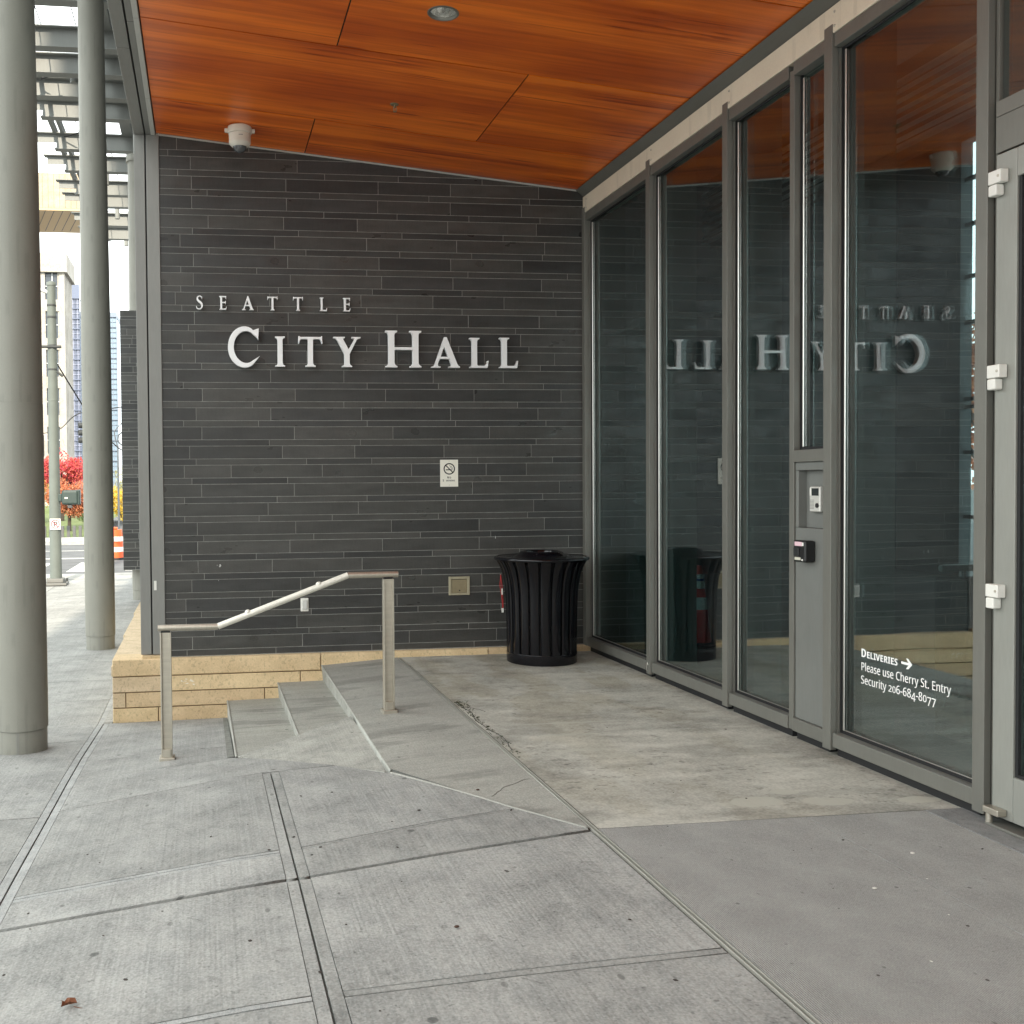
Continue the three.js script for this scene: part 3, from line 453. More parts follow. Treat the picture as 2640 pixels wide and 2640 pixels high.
// ---------------------------------------------------------------- glass storefront
const GL = 0.02, FR = -0.05;
const MUL = [[0.0, 0.065], [1.32, 1.385], [2.477, 2.542], [3.573, 3.645], [4.675, 4.745]];
{
  const t = thing('glass_storefront', 'grey metal framed glass wall right of the slate wall', 'glass wall');
  for (const [a, b] of MUL) {
    const c = mesh('mullion', rbox(FR, FR + 0.035, 0.03, 3.955, a, b, 0.003), M.frame, t);
    mesh('mullion_web', merge(rbox(FR + 0.034, GL - 0.012, 0.05, 3.87, a + 0.008, b - 0.008, 0.002), rbox(FR + 0.05, GL + 0.02, 0.05, 3.87, a + 0.002, b - 0.002, 0.002)), M.frame, c);
    mesh('inner_fin', rbox(GL + 0.05, 0.335, 0, 4.04, a + 0.005, b - 0.005, 0.003), M.frame, t);
  }
  mesh('thin_mullion', rbox(FR + 0.02, GL + 0.01, 0.05, 3.87, 3.216, 3.262, 0.003), M.frame, t);
  // sill, head and header beam, butted between the mullions
  const bays = [[0.065, 1.32], [1.385, 2.477], [2.542, 3.216], [3.262, 3.573], [3.645, 4.675]];
  bays.forEach(([a, b], i) => {
    mesh('sill', rbox(FR + 0.012, GL + 0.02, 0.048, 0.125, a + 0.001, b - 0.001, 0.004), M.frame, t);
    mesh('head', rbox(FR + 0.012, GL + 0.02, 3.832, 3.905, a + 0.001, b - 0.001, 0.003), M.frame, t);
    mesh('base_gap', box(FR + 0.045, GL + 0.03, -0.012, 0.047, a, b), M.gasket, t);
    if (i === 3) return;
    mesh('glazing_seal', merge(box(GL - 0.012, GL - 0.002, 0.126, 3.831, a + 0.001, a + 0.016), box(GL - 0.012, GL - 0.002, 0.126, 3.831, b - 0.016, b - 0.001), box(GL - 0.012, GL - 0.002, 0.126, 0.14, a + 0.017, b - 0.017), box(GL - 0.012, GL - 0.002, 3.818, 3.831, a + 0.017, b - 0.017)), M.gasket, t);
    mesh('pane', box(GL, GL + 0.0015, 0.13, 3.83, a + 0.003, b - 0.003), M.pane, t);
    mesh('pane', box(GL + 0.024, GL + 0.0255, 0.13, 3.83, a + 0.003, b - 0.003), M.pane, t);
    for (const z of [a + 0.017, b - 0.031]) mesh('glazing_bead', rbox(GL - 0.01, GL - 0.001, 0.141, 3.817, z, z + 0.014, 0.004), M.bead, t); mesh('glazing_bead', rbox(GL - 0.006, GL - 0.001, 0.141, 0.146, a + 0.032, b - 0.032, 0.002), M.bead, t);
  });
  const hb = mesh('header_beam', rbox(FR + 0.005, 0.2, 3.907, 4.052, 0.013, 9.9, 0.004), M.header, t);
  mesh('header_trim', poly([[FR - 0.06, 4.112, 0.013], [FR - 0.06, 4.112, 9.9], [FR + 0.02, 4.053, 9.9], [FR + 0.02, 4.053, 0.013]], [[0, 1, 2], [0, 2, 3]]), M.frame, t);
  for (const z of [0.05, 1.36, 2.51, 3.61, 4.71]) for (const y of [3.94, 4.015]) { const g = new THREE.SphereGeometry(0.008, 10, 6, 0, Math.PI * 2, 0, Math.PI / 2); g.rotateZ(Math.PI / 2); g.translate(FR + 0.006, y, z + 0.05); mesh('screw', g, M.stainless, hb); }
  // control panel bay
  const P = mesh('control_panel', merge(rbox(FR + 0.032, GL + 0.02, 0.126, 1.235, 3.263, 3.572, 0.003), rbox(FR + 0.032, GL + 0.02, 1.565, 1.612, 3.263, 3.572, 0.003), rbox(FR + 0.032, GL + 0.02, 1.236, 1.564, 3.263, 3.29, 0.003), rbox(FR + 0.032, GL + 0.02, 1.236, 1.564, 3.556, 3.572, 0.003)), M.panel, t);
  mesh('recess_back', rbox(GL + 0.012, GL + 0.03, 1.236, 1.564, 3.291, 3.555, 0.002), M.panel, P);
  mesh('transom', rbox(FR + 0.012, GL + 0.02, 1.613, 1.682, 3.263, 3.572, 0.003), M.frame, t);
  mesh('pane', box(GL, GL + 0.0015, 1.684, 3.83, 3.265, 3.57), M.pane, t); mesh('pane', box(GL + 0.024, GL + 0.0255, 1.684, 3.83, 3.265, 3.57), M.pane, t);
  mesh('glazing_bead', rbox(GL - 0.01, GL - 0.001, 1.70, 3.815, 3.279, 3.292, 0.004), M.bead, t);
  mesh('glazing_seal', merge(box(GL - 0.012, GL - 0.002, 1.683, 3.831, 3.263, 3.278), box(GL - 0.012, GL - 0.002, 1.683, 1.698, 3.279, 3.571)), M.gasket, t);
  const hook = mesh('hook', tube([[FR - 0.004, 0.05, 1.335], [FR - 0.006, 0.1, 1.337], [FR - 0.006, 0.12, 1.35], [FR - 0.006, 0.1, 1.364]], 0.003, 6), M.bead, t); hook.castShadow = true;
}
// entrance door
{
  const t = thing('entrance_door', 'grey metal glazed door on white pivot hinges at the end of the glass wall', 'door');
  const x0 = FR + 0.02, x1 = GL + 0.02;
  mesh('frame', merge(rbox(FR + 0.035, x1, 0.03, 3.905, 4.746, 4.765, 0.002), rbox(x0, x1, 3.055, 3.122, 4.766, 5.9, 0.003), rbox(x0, x1, 2.9, 3.054, 4.766, 5.9, 0.003), rbox(x0, x1, 3.85, 3.905, 4.766, 5.9, 0.003), rbox(FR, x1, 0.03, 3.905, 5.905, 5.98, 0.003)), M.frame, t);
  mesh('stile', rbox(x0 - 0.004, x1 - 0.01, 0.04, 2.892, 4.774, 4.888, 0.004), M.doorPaint, t);
  mesh('stile', rbox(x0 - 0.004, x1 - 0.01, 0.04, 2.892, 5.78, 5.895, 0.004), M.doorPaint, t);
  mesh('rail', rbox(x0 - 0.004, x1 - 0.01, 0.04, 0.235, 4.889, 5.779, 0.004), M.doorPaint, t); mesh('rail', rbox(x0 - 0.004, x1 - 0.01, 2.77, 2.892, 4.889, 5.779, 0.004), M.doorPaint, t);
  mesh('glazing_seal', merge(box(x0 + 0.006, x0 + 0.02, 0.236, 2.769, 4.889, 4.904), box(x0 + 0.006, x0 + 0.02, 0.236, 0.25, 4.905, 5.778)), M.gasket, t);
  mesh('pane', box(x0 + 0.03, x0 + 0.0315, 0.24, 2.765, 4.892, 5.776), M.pane, t); mesh('pane', box(x0 + 0.03, x0 + 0.0315, 3.124, 3.848, 4.77, 5.9), M.pane, t);
  for (const y of [2.76, 1.935, 0.995]) { const h = mesh('hinge', rbox(FR - 0.025, x0 - 0.005, y, y + 0.056, 4.775, 4.845, 0.004), M.hinge, t); mesh('hinge_knuckle', rbox(FR - 0.025, x0 - 0.005, y - 0.05, y - 0.002, 4.775, 4.822, 0.007), M.hinge, h); const c = cyl(0.006, 0.006, 0.002, 10); c.rotateZ(Math.PI / 2); c.translate(FR - 0.025, y + 0.028, 4.832); mesh('hinge_screw', c, M.stainless, h); }
  const h = mesh('hinge', rbox(FR - 0.03, x0 - 0.005, 0.055, 0.085, 4.772, 4.86, 0.005), M.stainless, t); mesh('pivot', cyl(0.014, 0.014, 0.05, 16, [FR - 0.01, 0.005, 4.79]), M.stainless, h);
}
// second door leaf frame running on past the camera, so that the wall is closed
{
  const t = thing('side_glazing', 'plain glass bay beside the entrance door, behind the camera', 'glass wall');
  mesh('frame', merge(rbox(FR, GL + 0.02, 0.03, 3.905, 9.8, 9.88, 0.003), rbox(FR + 0.012, GL + 0.02, 0.048, 0.125, 5.985, 9.79, 0.003), rbox(FR + 0.012, GL + 0.02, 3.832, 3.905, 5.985, 9.79, 0.003)), M.frame, t);
  mesh('pane', box(GL, GL + 0.0015, 0.126, 3.83, 5.985, 9.79), M.pane, t);
}
// lobby behind the glass
{
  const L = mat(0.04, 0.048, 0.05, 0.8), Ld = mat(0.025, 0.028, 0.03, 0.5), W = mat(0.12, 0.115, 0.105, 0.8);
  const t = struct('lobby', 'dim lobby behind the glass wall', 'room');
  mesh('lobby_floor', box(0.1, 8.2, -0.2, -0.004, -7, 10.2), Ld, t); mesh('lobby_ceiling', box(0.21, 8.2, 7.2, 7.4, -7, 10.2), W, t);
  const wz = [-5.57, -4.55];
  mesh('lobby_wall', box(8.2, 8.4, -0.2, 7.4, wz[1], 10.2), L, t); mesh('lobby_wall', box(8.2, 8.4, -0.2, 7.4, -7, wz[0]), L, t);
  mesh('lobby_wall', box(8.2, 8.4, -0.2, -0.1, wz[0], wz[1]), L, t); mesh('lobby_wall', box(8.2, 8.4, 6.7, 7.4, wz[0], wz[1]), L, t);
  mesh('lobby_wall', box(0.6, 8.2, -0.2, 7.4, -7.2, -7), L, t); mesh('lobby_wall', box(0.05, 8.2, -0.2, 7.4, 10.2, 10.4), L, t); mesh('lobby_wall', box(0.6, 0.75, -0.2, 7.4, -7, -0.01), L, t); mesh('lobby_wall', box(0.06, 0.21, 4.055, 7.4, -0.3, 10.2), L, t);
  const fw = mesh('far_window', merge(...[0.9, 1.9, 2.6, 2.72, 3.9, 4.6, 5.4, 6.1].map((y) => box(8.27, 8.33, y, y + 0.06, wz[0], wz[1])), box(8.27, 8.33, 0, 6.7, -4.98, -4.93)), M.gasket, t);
  const v = thing('louvre_panel', 'pale horizontal louvre grille high on the lobby wall behind the glass', 'louvre');
  mesh('frame', merge(box(2.32, 2.4, 4.26, 4.285, -2.4, 3.4), box(2.32, 2.4, 4.80, 4.82, -2.4, 3.4)), M.white, v);
  for (let i = 0; i < 6; i++) { const g = rbox(-0.03, 0.03, -0.018, 0.018, -2.9, 2.9, 0.004); g.rotateZ(0.5); g.translate(2.36, 4.34 + i * 0.08, 0.5); mesh('slat', g, M.white, v); }
  mesh('back', box(2.42, 2.5, 4.2, 5.0, -2.4, 3.4), W, v);
  // traffic cone kept inside
  const c = thing('traffic_cone', 'red and white traffic cone standing inside behind the glass', 'traffic cone', [1.07, 0, -0.03]);
  const red = mat(0.75, 0.03, 0.025, 0.45), wh = mat(0.7, 0.7, 0.66, 0.4), blue = mat(0.03, 0.06, 0.25, 0.5);
  mesh('base', rbox(-0.18, 0.18, 0, 0.04, -0.18, 0.18, 0.012), M.blackMatte, c);
  const rr = (y) => lerp(0.115, 0.03, (y - 0.04) / 0.7);
  for (const [a, b, m, n] of [[0.04, 0.34, red, 'body'], [0.34, 0.45, wh, 'reflective_band'], [0.45, 0.53, red, 'body'], [0.53, 0.60, wh, 'reflective_band'], [0.60, 0.62, blue, 'stripe'], [0.62, 0.66, wh, 'reflective_band'], [0.66, 0.74, red, 'tip']]) mesh(n, cyl(rr(a), rr(b), b - a, 28, [0, a, 0]), m, c);
  const st = thing('stanchion', 'black pedestal with a chrome bar inside the lobby behind the lettered pane', 'stanchion', [0.9, 0, 3.3]);
  mesh('pedestal', rbox(-0.06, 0.5, 0, 0.93, 0, 0.25, 0.01), M.blackMatte, st); mesh('bar', rod([-0.1, 0.99, 0.1], [0.5, 0.99, 0.1], 0.02), M.bead, st); mesh('bar_post', rod([0.05, 0.92, 0.1], [0.05, 0.98, 0.1], 0.012), M.blackMatte, st);
}

// ---------------------------------------------------------------- things on the control panel
{
  const t = thing('intercom', 'silver intercom with a small screen in the recess of the metal panel', 'intercom', [GL + 0.012, 1.40, 3.43]);
  const sil = mat(0.62, 0.61, 0.57, 0.4, { metalness: 0.3 });
  mesh('back_plate', rbox(-0.012, 0, -0.08, 0.08, -0.05, 0.062, 0.003), M.panel, t);
  const b = mesh('body', rbox(-0.036, -0.012, -0.072, 0.072, -0.056, 0.046, 0.008), sil, t);
  mesh('screen', rbox(-0.0385, -0.036, 0.02, 0.062, -0.03, 0.034, 0.001), mat(0.03, 0.035, 0.035, 0.2), b);
  mesh('side_light', rbox(-0.0385, -0.036, 0.02, 0.062, -0.048, -0.033, 0.001), M.white, b);
  const sp = []; for (let i = 0; i < 7; i++) sp.push(box(-0.0375, -0.036, -0.055 + i * 0.008, -0.051 + i * 0.008, -0.05, -0.01)); mesh('speaker_grille', merge(sp), mat(0.3, 0.3, 0.28, 0.6), b);
  const g = cyl(0.013, 0.013, 0.006, 20); g.rotateZ(Math.PI / 2); g.translate(-0.036, -0.035, 0.022); mesh('call_button', g, M.blackMatte, b);
}
{
  const t = thing('card_reader', 'black card reader box with pink and white stickers on the metal panel', 'card reader', [FR + 0.032, 1.105, 3.40]);
  const b = mesh('body', rbox(-0.065, 0, -0.062, 0.062, -0.06, 0.06, 0.012), M.plastic, t);
  mesh('pink_sticker', rbox(-0.0665, -0.065, 0.03, 0.054, -0.04, 0.03, 0.0006), mat(0.72, 0.5, 0.55, 0.5), b); mesh('white_end', rbox(-0.0665, -0.065, 0.032, 0.052, 0.032, 0.046, 0.0006), M.white, b);
  mesh('key_pad', rbox(-0.072, -0.065, -0.028, 0.02, -0.045, 0.005, 0.003), mat(0.02, 0.022, 0.022, 0.4), b); mesh('label_plate', rbox(-0.0665, -0.065, -0.05, -0.034, -0.04, 0.018, 0.0006), mat(0.55, 0.54, 0.45, 0.5), b);
  const g = new THREE.SphereGeometry(0.006, 10, 8); g.translate(-0.065, -0.048, 0.034); mesh('indicator', g, M.white, b);
}

// ---------------------------------------------------------------- lettering on the slate wall
function stroke(pts, closed) { return new THREE.Shape(pts.map((p) => new THREE.Vector2(...p))); }
const S2 = 0.1, TH = 0.07;
function stemSide(sh, x, s, hw, up, dir) {}
function glyph(ch, s = 0.2, t = 0.075) {                    // Roman capitals, cap height 1; returns [shape]
  const h = s / 2, hw = h + 0.085, q = 0.03, br = 0.13, sh = new THREE.Shape();
  const foot = (c, k = 1) => { // bottom serif drawn left to right, ends going up the right side of the stem
    sh.lineTo(c - hw * k, 0); sh.lineTo(c + hw * k, 0); sh.lineTo(c + hw * k, q); sh.quadraticCurveTo(c + h + 0.012, q + 0.008, c + h, br); };
  const head = (c, k = 1) => { sh.lineTo(c + h, 1 - br); sh.quadraticCurveTo(c + h + 0.012, 1 - q - 0.008, c + hw * k, 1 - q); sh.lineTo(c + hw * k, 1); sh.lineTo(c - hw * k, 1); sh.lineTo(c - hw * k, 1 - q); sh.quadraticCurveTo(c - h - 0.012, 1 - q - 0.008, c - h, 1 - br); };
  const downL = (c) => { sh.lineTo(c - h, br); sh.quadraticCurveTo(c - h - 0.012, q + 0.008, c - hw, q); };
  if (ch === 'I') { const c = hw; sh.moveTo(c - hw, q); foot(c); head(c); downL(c); return [[sh], 2 * hw]; }
  if (ch === 'H') {
    const c1 = hw, c2 = hw + 0.72, y0 = 0.485, y1 = y0 + t; sh.moveTo(c1 - hw, q); foot(c1); sh.lineTo(c1 + h, y0); sh.lineTo(c2 - h, y0); sh.lineTo(c2 - h, br); sh.quadraticCurveTo(c2 - h - 0.012, q + 0.008, c2 - hw, q); foot(c2); head(c2);
    sh.lineTo(c2 - h, y1); sh.lineTo(c1 + h, y1); head(c1); downL(c1); return [[sh], c2 + hw];
  }
  if (ch === 'T') {
    const W = 0.82, c = W / 2; sh.moveTo(c - hw, q); foot(c); sh.lineTo(c + h, 1 - t - 0.03); sh.quadraticCurveTo(c + h + 0.01, 1 - t, c + h + 0.05, 1 - t);
    sh.lineTo(W - 0.11, 1 - t); sh.quadraticCurveTo(W - 0.04, 1 - t - 0.01, W - 0.02, 0.79); sh.lineTo(W, 0.79); sh.lineTo(W - 0.012, 1.03); sh.lineTo(W - 0.03, 1.03); sh.quadraticCurveTo(W - 0.05, 1.0, W - 0.1, 1);
    sh.lineTo(0.1, 1); sh.quadraticCurveTo(0.05, 1.0, 0.03, 1.03); sh.lineTo(0.012, 1.03); sh.lineTo(0, 0.79); sh.lineTo(0.02, 0.79); sh.quadraticCurveTo(0.04, 1 - t - 0.01, 0.11, 1 - t);
    sh.lineTo(c - h - 0.05, 1 - t); sh.quadraticCurveTo(c - h - 0.01, 1 - t, c - h, 1 - t - 0.03); downL(c); return [[sh], W];
  }
  if (ch === 'L') {
    const c = hw, W = 0.66; sh.moveTo(0, q); sh.lineTo(0, 0); sh.lineTo(W - 0.04, 0); sh.lineTo(W, 0.23); sh.lineTo(W - 0.025, 0.23); sh.quadraticCurveTo(W - 0.07, t + 0.005, W - 0.16, t); sh.lineTo(c + h + 0.06, t); sh.quadraticCurveTo(c + h, t, c + h, t + 0.05); head(c); downL(c); return [[sh], W];
  }
  if (ch === 'E') {
    const c = hw, W = 0.6, m0 = 0.5, m1 = m0 + t; sh.moveTo(0, q); sh.lineTo(0, 0); sh.lineTo(W - 0.02, 0); sh.lineTo(W + 0.03, 0.22); sh.lineTo(W + 0.005, 0.22); sh.quadraticCurveTo(W - 0.04, t, W - 0.13, t); sh.lineTo(c + h + 0.04, t); sh.quadraticCurveTo(c + h, t, c + h, t + 0.04);
    sh.lineTo(c + h, m0); sh.lineTo(W - 0.13, m0); sh.quadraticCurveTo(W - 0.085, m0, W - 0.07, m0 - 0.09); sh.lineTo(W - 0.05, m0 - 0.09); sh.lineTo(W - 0.05, m1 + 0.09); sh.lineTo(W - 0.07, m1 + 0.09); sh.quadraticCurveTo(W - 0.085, m1, W - 0.13, m1); sh.lineTo(c + h, m1);
    sh.lineTo(c + h, 1 - t - 0.03); sh.quadraticCurveTo(c + h, 1 - t, c + h + 0.04, 1 - t); sh.lineTo(W - 0.13, 1 - t); sh.quadraticCurveTo(W - 0.06, 1 - t, W - 0.03, 0.8); sh.lineTo(W - 0.01, 0.8); sh.lineTo(W - 0.005, 1); sh.lineTo(0, 1); sh.lineTo(0, 1 - q); sh.quadraticCurveTo(c - h - 0.012, 1 - q - 0.008, c - h, 1 - br); downL(c); return [[sh], W + 0.03];
  }
  if (ch === 'Y') {
    const W = 0.92, c = W / 2, f = 0.45; sh.moveTo(c - hw, q); foot(c); sh.lineTo(c + h, f - 0.02); sh.lineTo(W - 0.13, 1 - 0.09); sh.quadraticCurveTo(W - 0.08, 1 - q - 0.01, W, 1 - q); sh.lineTo(W, 1); sh.lineTo(W - 0.29, 1); sh.lineTo(W - 0.29, 1 - q); sh.quadraticCurveTo(W - 0.17, 1 - q - 0.01, W - 0.215, 1 - 0.1);
    sh.lineTo(c + 0.055, f + 0.13); sh.lineTo(0.335, 1 - 0.1); sh.quadraticCurveTo(0.29, 1 - q - 0.01, 0.38, 1 - q); sh.lineTo(0.38, 1); sh.lineTo(0, 1); sh.lineTo(0, 1 - q); sh.quadraticCurveTo(0.08, 1 - q - 0.01, 0.13, 1 - 0.1); sh.lineTo(c - h, f - 0.02); downL(c); return [[sh], W];
  }
  if (ch === 'A') {
    const W = 0.98, a = 0.47, y0 = 0.3, y1 = y0 + t; // feet, apex
    sh.moveTo(0, q); sh.lineTo(0, 0); sh.lineTo(0.3, 0); sh.lineTo(0.3, q); sh.quadraticCurveTo(0.17, q + 0.005, 0.205, 0.12); sh.lineTo(0.275, y0); sh.lineTo(0.62, y0); sh.lineTo(0.69, 0.12); sh.quadraticCurveTo(0.72, q + 0.01, 0.6, q); sh.lineTo(0.6, 0); sh.lineTo(W, 0); sh.lineTo(W, q); sh.quadraticCurveTo(0.93, q + 0.01, 0.89, 0.11); sh.lineTo(a + 0.05, 1.03); sh.lineTo(a - 0.02, 1.03); sh.lineTo(0.12, 0.12); sh.quadraticCurveTo(0.08, q + 0.01, 0, q);
    const hole = new THREE.Path(); hole.moveTo(0.305, y1); hole.lineTo(0.425, 0.72); hole.lineTo(0.59, y1); hole.closePath(); sh.holes.push(hole); return [[sh], W];
  }
  // C and S: a pen line of changing width
  let P, Wd;
  if (ch === 'C') { P = []; Wd = []; for (let i = 0; i <= 44; i++) { const a = lerp(0.8, Math.PI * 2 - 0.86, i / 44); P.push([0.47 + 0.44 * Math.cos(a) * (Math.cos(a) > 0 ? 0.86 : 1), 0.5 + 0.475 * Math.sin(a)]); Wd.push(lerp(0.035, s / 2 * 0.98, Math.pow(Math.max(0, -Math.cos(a) * 0.62 + 0.38), 0.9))); } Wd[0] = 0.02; }
  else { P = [[0.455, 0.80], [0.43, 0.90], [0.36, 0.965], [0.26, 0.975], [0.16, 0.93], [0.12, 0.83], [0.14, 0.72], [0.22, 0.62], [0.32, 0.53], [0.41, 0.43], [0.455, 0.30], [0.43, 0.15], [0.34, 0.05], [0.22, 0.025], [0.11, 0.07], [0.06, 0.16], [0.045, 0.24]]; Wd = [0.012, 0.03, 0.035, 0.036, 0.045, 0.062, 0.075, 0.088, 0.092, 0.088, 0.075, 0.055, 0.038, 0.036, 0.034, 0.026, 0.012]; const c = new THREE.CatmullRomCurve3(P.map((p) => new THREE.Vector3(p[0], p[1], 0))); const n = 48, P2 = [], W2 = []; for (let i = 0; i <= n; i++) { const u = i / n * (P.length - 1), k = Math.min(P.length - 2, Math.floor(u)); const v = c.getPoint(i / n); P2.push([v.x, v.y]); W2.push(lerp(Wd[k], Wd[k + 1], u - k) * s / 0.2); } P = P2; Wd = W2; }
  const Lp = [], Rp = [];
  for (let i = 0; i < P.length; i++) { const a = P[Math.max(0, i - 1)], b = P[Math.min(P.length - 1, i + 1)], d = Math.hypot(b[0] - a[0], b[1] - a[1]), nx = -(b[1] - a[1]) / d, ny = (b[0] - a[0]) / d; Lp.push([P[i][0] + nx * Wd[i], P[i][1] + ny * Wd[i]]); Rp.push([P[i][0] - nx * Wd[i], P[i][1] - ny * Wd[i]]); }
  if (ch === 'C') { // upright beak at the top terminal, taper at the bottom
    const e = P[0]; Rp[0] = [0.86, 0.985]; Lp[0] = [0.845, 0.70]; Rp[1] = [0.80, 0.965]; Lp[1] = [0.82, 0.74]; const z = P.length - 1; Rp[z] = [0.885, 0.27]; Lp[z] = [0.85, 0.24]; }
  else { Rp[0] = [0.475, 0.985]; Lp[0] = [0.468, 0.76]; }
  const pts = [...Rp, ...Lp.reverse()]; pts.forEach((p, i) => (i ? sh.lineTo(...p) : sh.moveTo(...p)));
  return [[sh], ch === 'C' ? 0.89 : 0.51];
}
{
  const t = thing('wall_lettering', 'raised silver capitals reading SEATTLE CITY HALL on the slate wall', 'sign');
  const put = (ch, x0, x1, y0, y1, s, tt, depth, z0) => {
    const [shapes, w] = glyph(ch, s, tt); const g = new THREE.ExtrudeGeometry(shapes, { depth: 1, bevelEnabled: true, bevelThickness: 0.06, bevelSize: 0.006, bevelSegments: 2, curveSegments: 8 });
    g.computeBoundingBox(); const b = g.boundingBox; const by0 = 0, by1 = 1; 
    g.translate(-b.min.x, -0, -b.min.z); g.scale((x1 - x0) / (b.max.x - b.min.x), (y1 - y0) / (by1 - by0), depth / (b.max.z - b.min.z)); g.translate(x0, y0, z0); g.computeVertexNormals();
    const o = mesh('letter', g, M.letter, t);
    const pin = new THREE.CylinderGeometry(0.004, 0.004, z0, 6); pin.rotateX(Math.PI / 2); pin.translate((x0 + x1) / 2, (y0 + y1) / 2, z0 / 2); 
    return o;
  };
  for (const [c, a, b] of [['S', -3.470, -3.413], ['E', -3.275, -3.213], ['A', -3.083, -2.984], ['T', -2.867, -2.781], ['T', -2.648, -2.563], ['L', -2.417, -2.354], ['E', -2.216, -2.152]]) put(c, a, b, 3.006, 3.119, 0.15, 0.065, 0.03, 0.03);
  for (const [c, a, b, y1] of [['C', -3.207, -2.937, 2.852], ['I', -2.806, -2.723, 2.78], ['T', -2.609, -2.4, 2.778], ['Y', -2.306, -2.069, 2.782], ['H', -1.85, -1.535, 2.84], ['A', -1.444, -1.191, 2.781], ['L', -1.102, -0.933, 2.785], ['L', -0.832, -0.665, 2.789]]) put(c, a, b, 2.526, y1, 0.165, 0.06, 0.045, 0.032);
}

// ---------------------------------------------------------------- vinyl lettering on the pane
const fontB = await new FontLoader().loadAsync('fonts/droid/droid_sans_bold.typeface.json');
const fontR = await new FontLoader().loadAsync('fonts/droid/droid_sans_regular.typeface.json');
function textRun(chars, x, font) {                          // chars: [character, size, dy, sx]; returns [geometry, advance]
  const gs = [];
  for (const [ch, size, dy = 0, sx = 1] of chars) {
    if (ch !== ' ') { const g = new TextGeometry(ch, { font, size, depth: 0.0008, curveSegments: 5 }); g.scale(sx, 1, 1); g.translate(x, dy, 0); gs.push(g); }
    const d = font.data.glyphs[ch] ?? font.data.glyphs['?']; x += d.ha * size / font.data.resolution * sx;
  }
  return [merge(gs), x];
}
{
  const t = thing('window_lettering', 'white vinyl delivery notice with an arrow on the large pane', 'lettering', [GL - 0.0012, 0, 3.806]);
  t.rotation.y = -Math.PI / 2;
  const e = new TextGeometry('E', { font: fontR, size: 1, depth: 0.1 }); e.computeBoundingBox(); const cap = 0.0425 / (e.boundingBox.max.y - e.boundingBox.min.y);
  const fit = (name, chars, y, w, font) => { const [g, adv] = textRun(chars, 0, font); g.scale(w / adv, 1, 1); g.translate(0, y, 0); return mesh(name, g, M.vinyl, t); };
  fit('lettering_line', [['D', cap * 1.02], ...'ELIVERIES'.split('').map((c) => [c, cap * 0.8])], 0.570, 0.288, fontB);
  fit('lettering_line', 'Please use Cherry St. Entry'.split('').map((c) => [c, cap]), 0.498, 0.655, fontR);
  const dig = { 2: [0.77, 0], 0: [0.77, 0], 6: [1, 0], 8: [1, 0], 4: [1, -0.013], 7: [1, -0.013] };
  fit('lettering_line', 'Security 206-684-8077'.split('').map((c) => (dig[c] ? [c, cap * dig[c][0], dig[c][1], dig[c][0] < 1 ? 1.2 : 1] : [c, cap])), 0.428, 0.558, fontR);
  const a = new THREE.Shape([[0, -0.006], [0.052, -0.006], [0.034, -0.026], [0.05, -0.026], [0.078, 0], [0.05, 0.026], [0.034, 0.026], [0.052, 0.006], [0, 0.006]].map((p) => new THREE.Vector2(...p)));
  const ag = new THREE.ExtrudeGeometry(a, { depth: 0.0008, bevelEnabled: false }); ag.translate(0.315, 0.592, 0); mesh('arrow', ag, M.vinyl, t);
}

// ---------------------------------------------------------------- small things on the slate wall
function canvasMat(w, h, draw, rough = 0.5) { const c = document.createElement('canvas'); c.width = w; c.height = h; draw(c.getContext('2d'), w, h); const t = new THREE.CanvasTexture(c); t.colorSpace = THREE.SRGBColorSpace; return new THREE.MeshStandardMaterial({ map: t, roughness: rough }); }
{
  const t = thing('no_smoking_sign', 'white no smoking plate screwed to the slate wall', 'sign', [-1.279, 1.604, 0.004]);
  const m = canvasMat(320, 480, (c, w, h) => {
    c.fillStyle = '#ece9dd'; c.fillRect(0, 0, w, h); c.strokeStyle = '#0c0c0c'; c.lineWidth = 20; c.beginPath(); c.arc(w / 2 + 2, 162, 93, 0, 7); c.stroke();
    c.fillStyle = '#0c0c0c'; c.fillRect(98, 170, 108, 17); c.fillRect(214, 170, 8, 17); c.lineWidth = 6; c.beginPath(); c.moveTo(222, 164); c.bezierCurveTo(224, 130, 196, 138, 200, 118); c.bezierCurveTo(186, 120, 170, 116, 168, 96); c.moveTo(208, 160); c.bezierCurveTo(208, 146, 184, 148, 178, 128); c.stroke();
    c.lineWidth = 18; c.beginPath(); c.moveTo(w / 2 - 62, 98); c.lineTo(w / 2 + 66, 226); c.stroke();
    c.fillStyle = '#14140f'; c.textAlign = 'center'; c.font = 'bold 52px sans-serif'; c.fillText('N', w / 2 - 20, 334); c.font = 'bold 42px sans-serif'; c.fillText('O', w / 2 + 20, 334);
    c.font = 'bold 50px sans-serif'; c.fillText('S', 54, 386); c.font = 'bold 38px sans-serif'; c.fillText('MOKING', 182, 386);
    c.fillStyle = '#b9a59c'; for (const y of [22, 452]) { c.beginPath(); c.arc(w / 2, y, 7, 0, 7); c.fill(); }
  });
  mesh('plate', rbox(-0.081, 0.081, -0.119, 0.119, 0, 0.004, 0.001), M.white, t);
  const f = new THREE.PlaneGeometry(0.16, 0.236); f.translate(0, 0, 0.0045); mesh('print', f, m, t);
}
{
  const t = thing('outlet_cover', 'white weatherproof outlet cover low on the slate wall', 'outlet cover', [-2.572, 0.474, 0.002]);
  mesh('plate', rbox(-0.034, 0.034, -0.058, 0.058, 0, 0.012, 0.004), M.white, t); mesh('flap', rbox(-0.022, 0.022, -0.042, 0.042, 0.012, 0.022, 0.005), mat(0.6, 0.6, 0.57, 0.5), t);
}
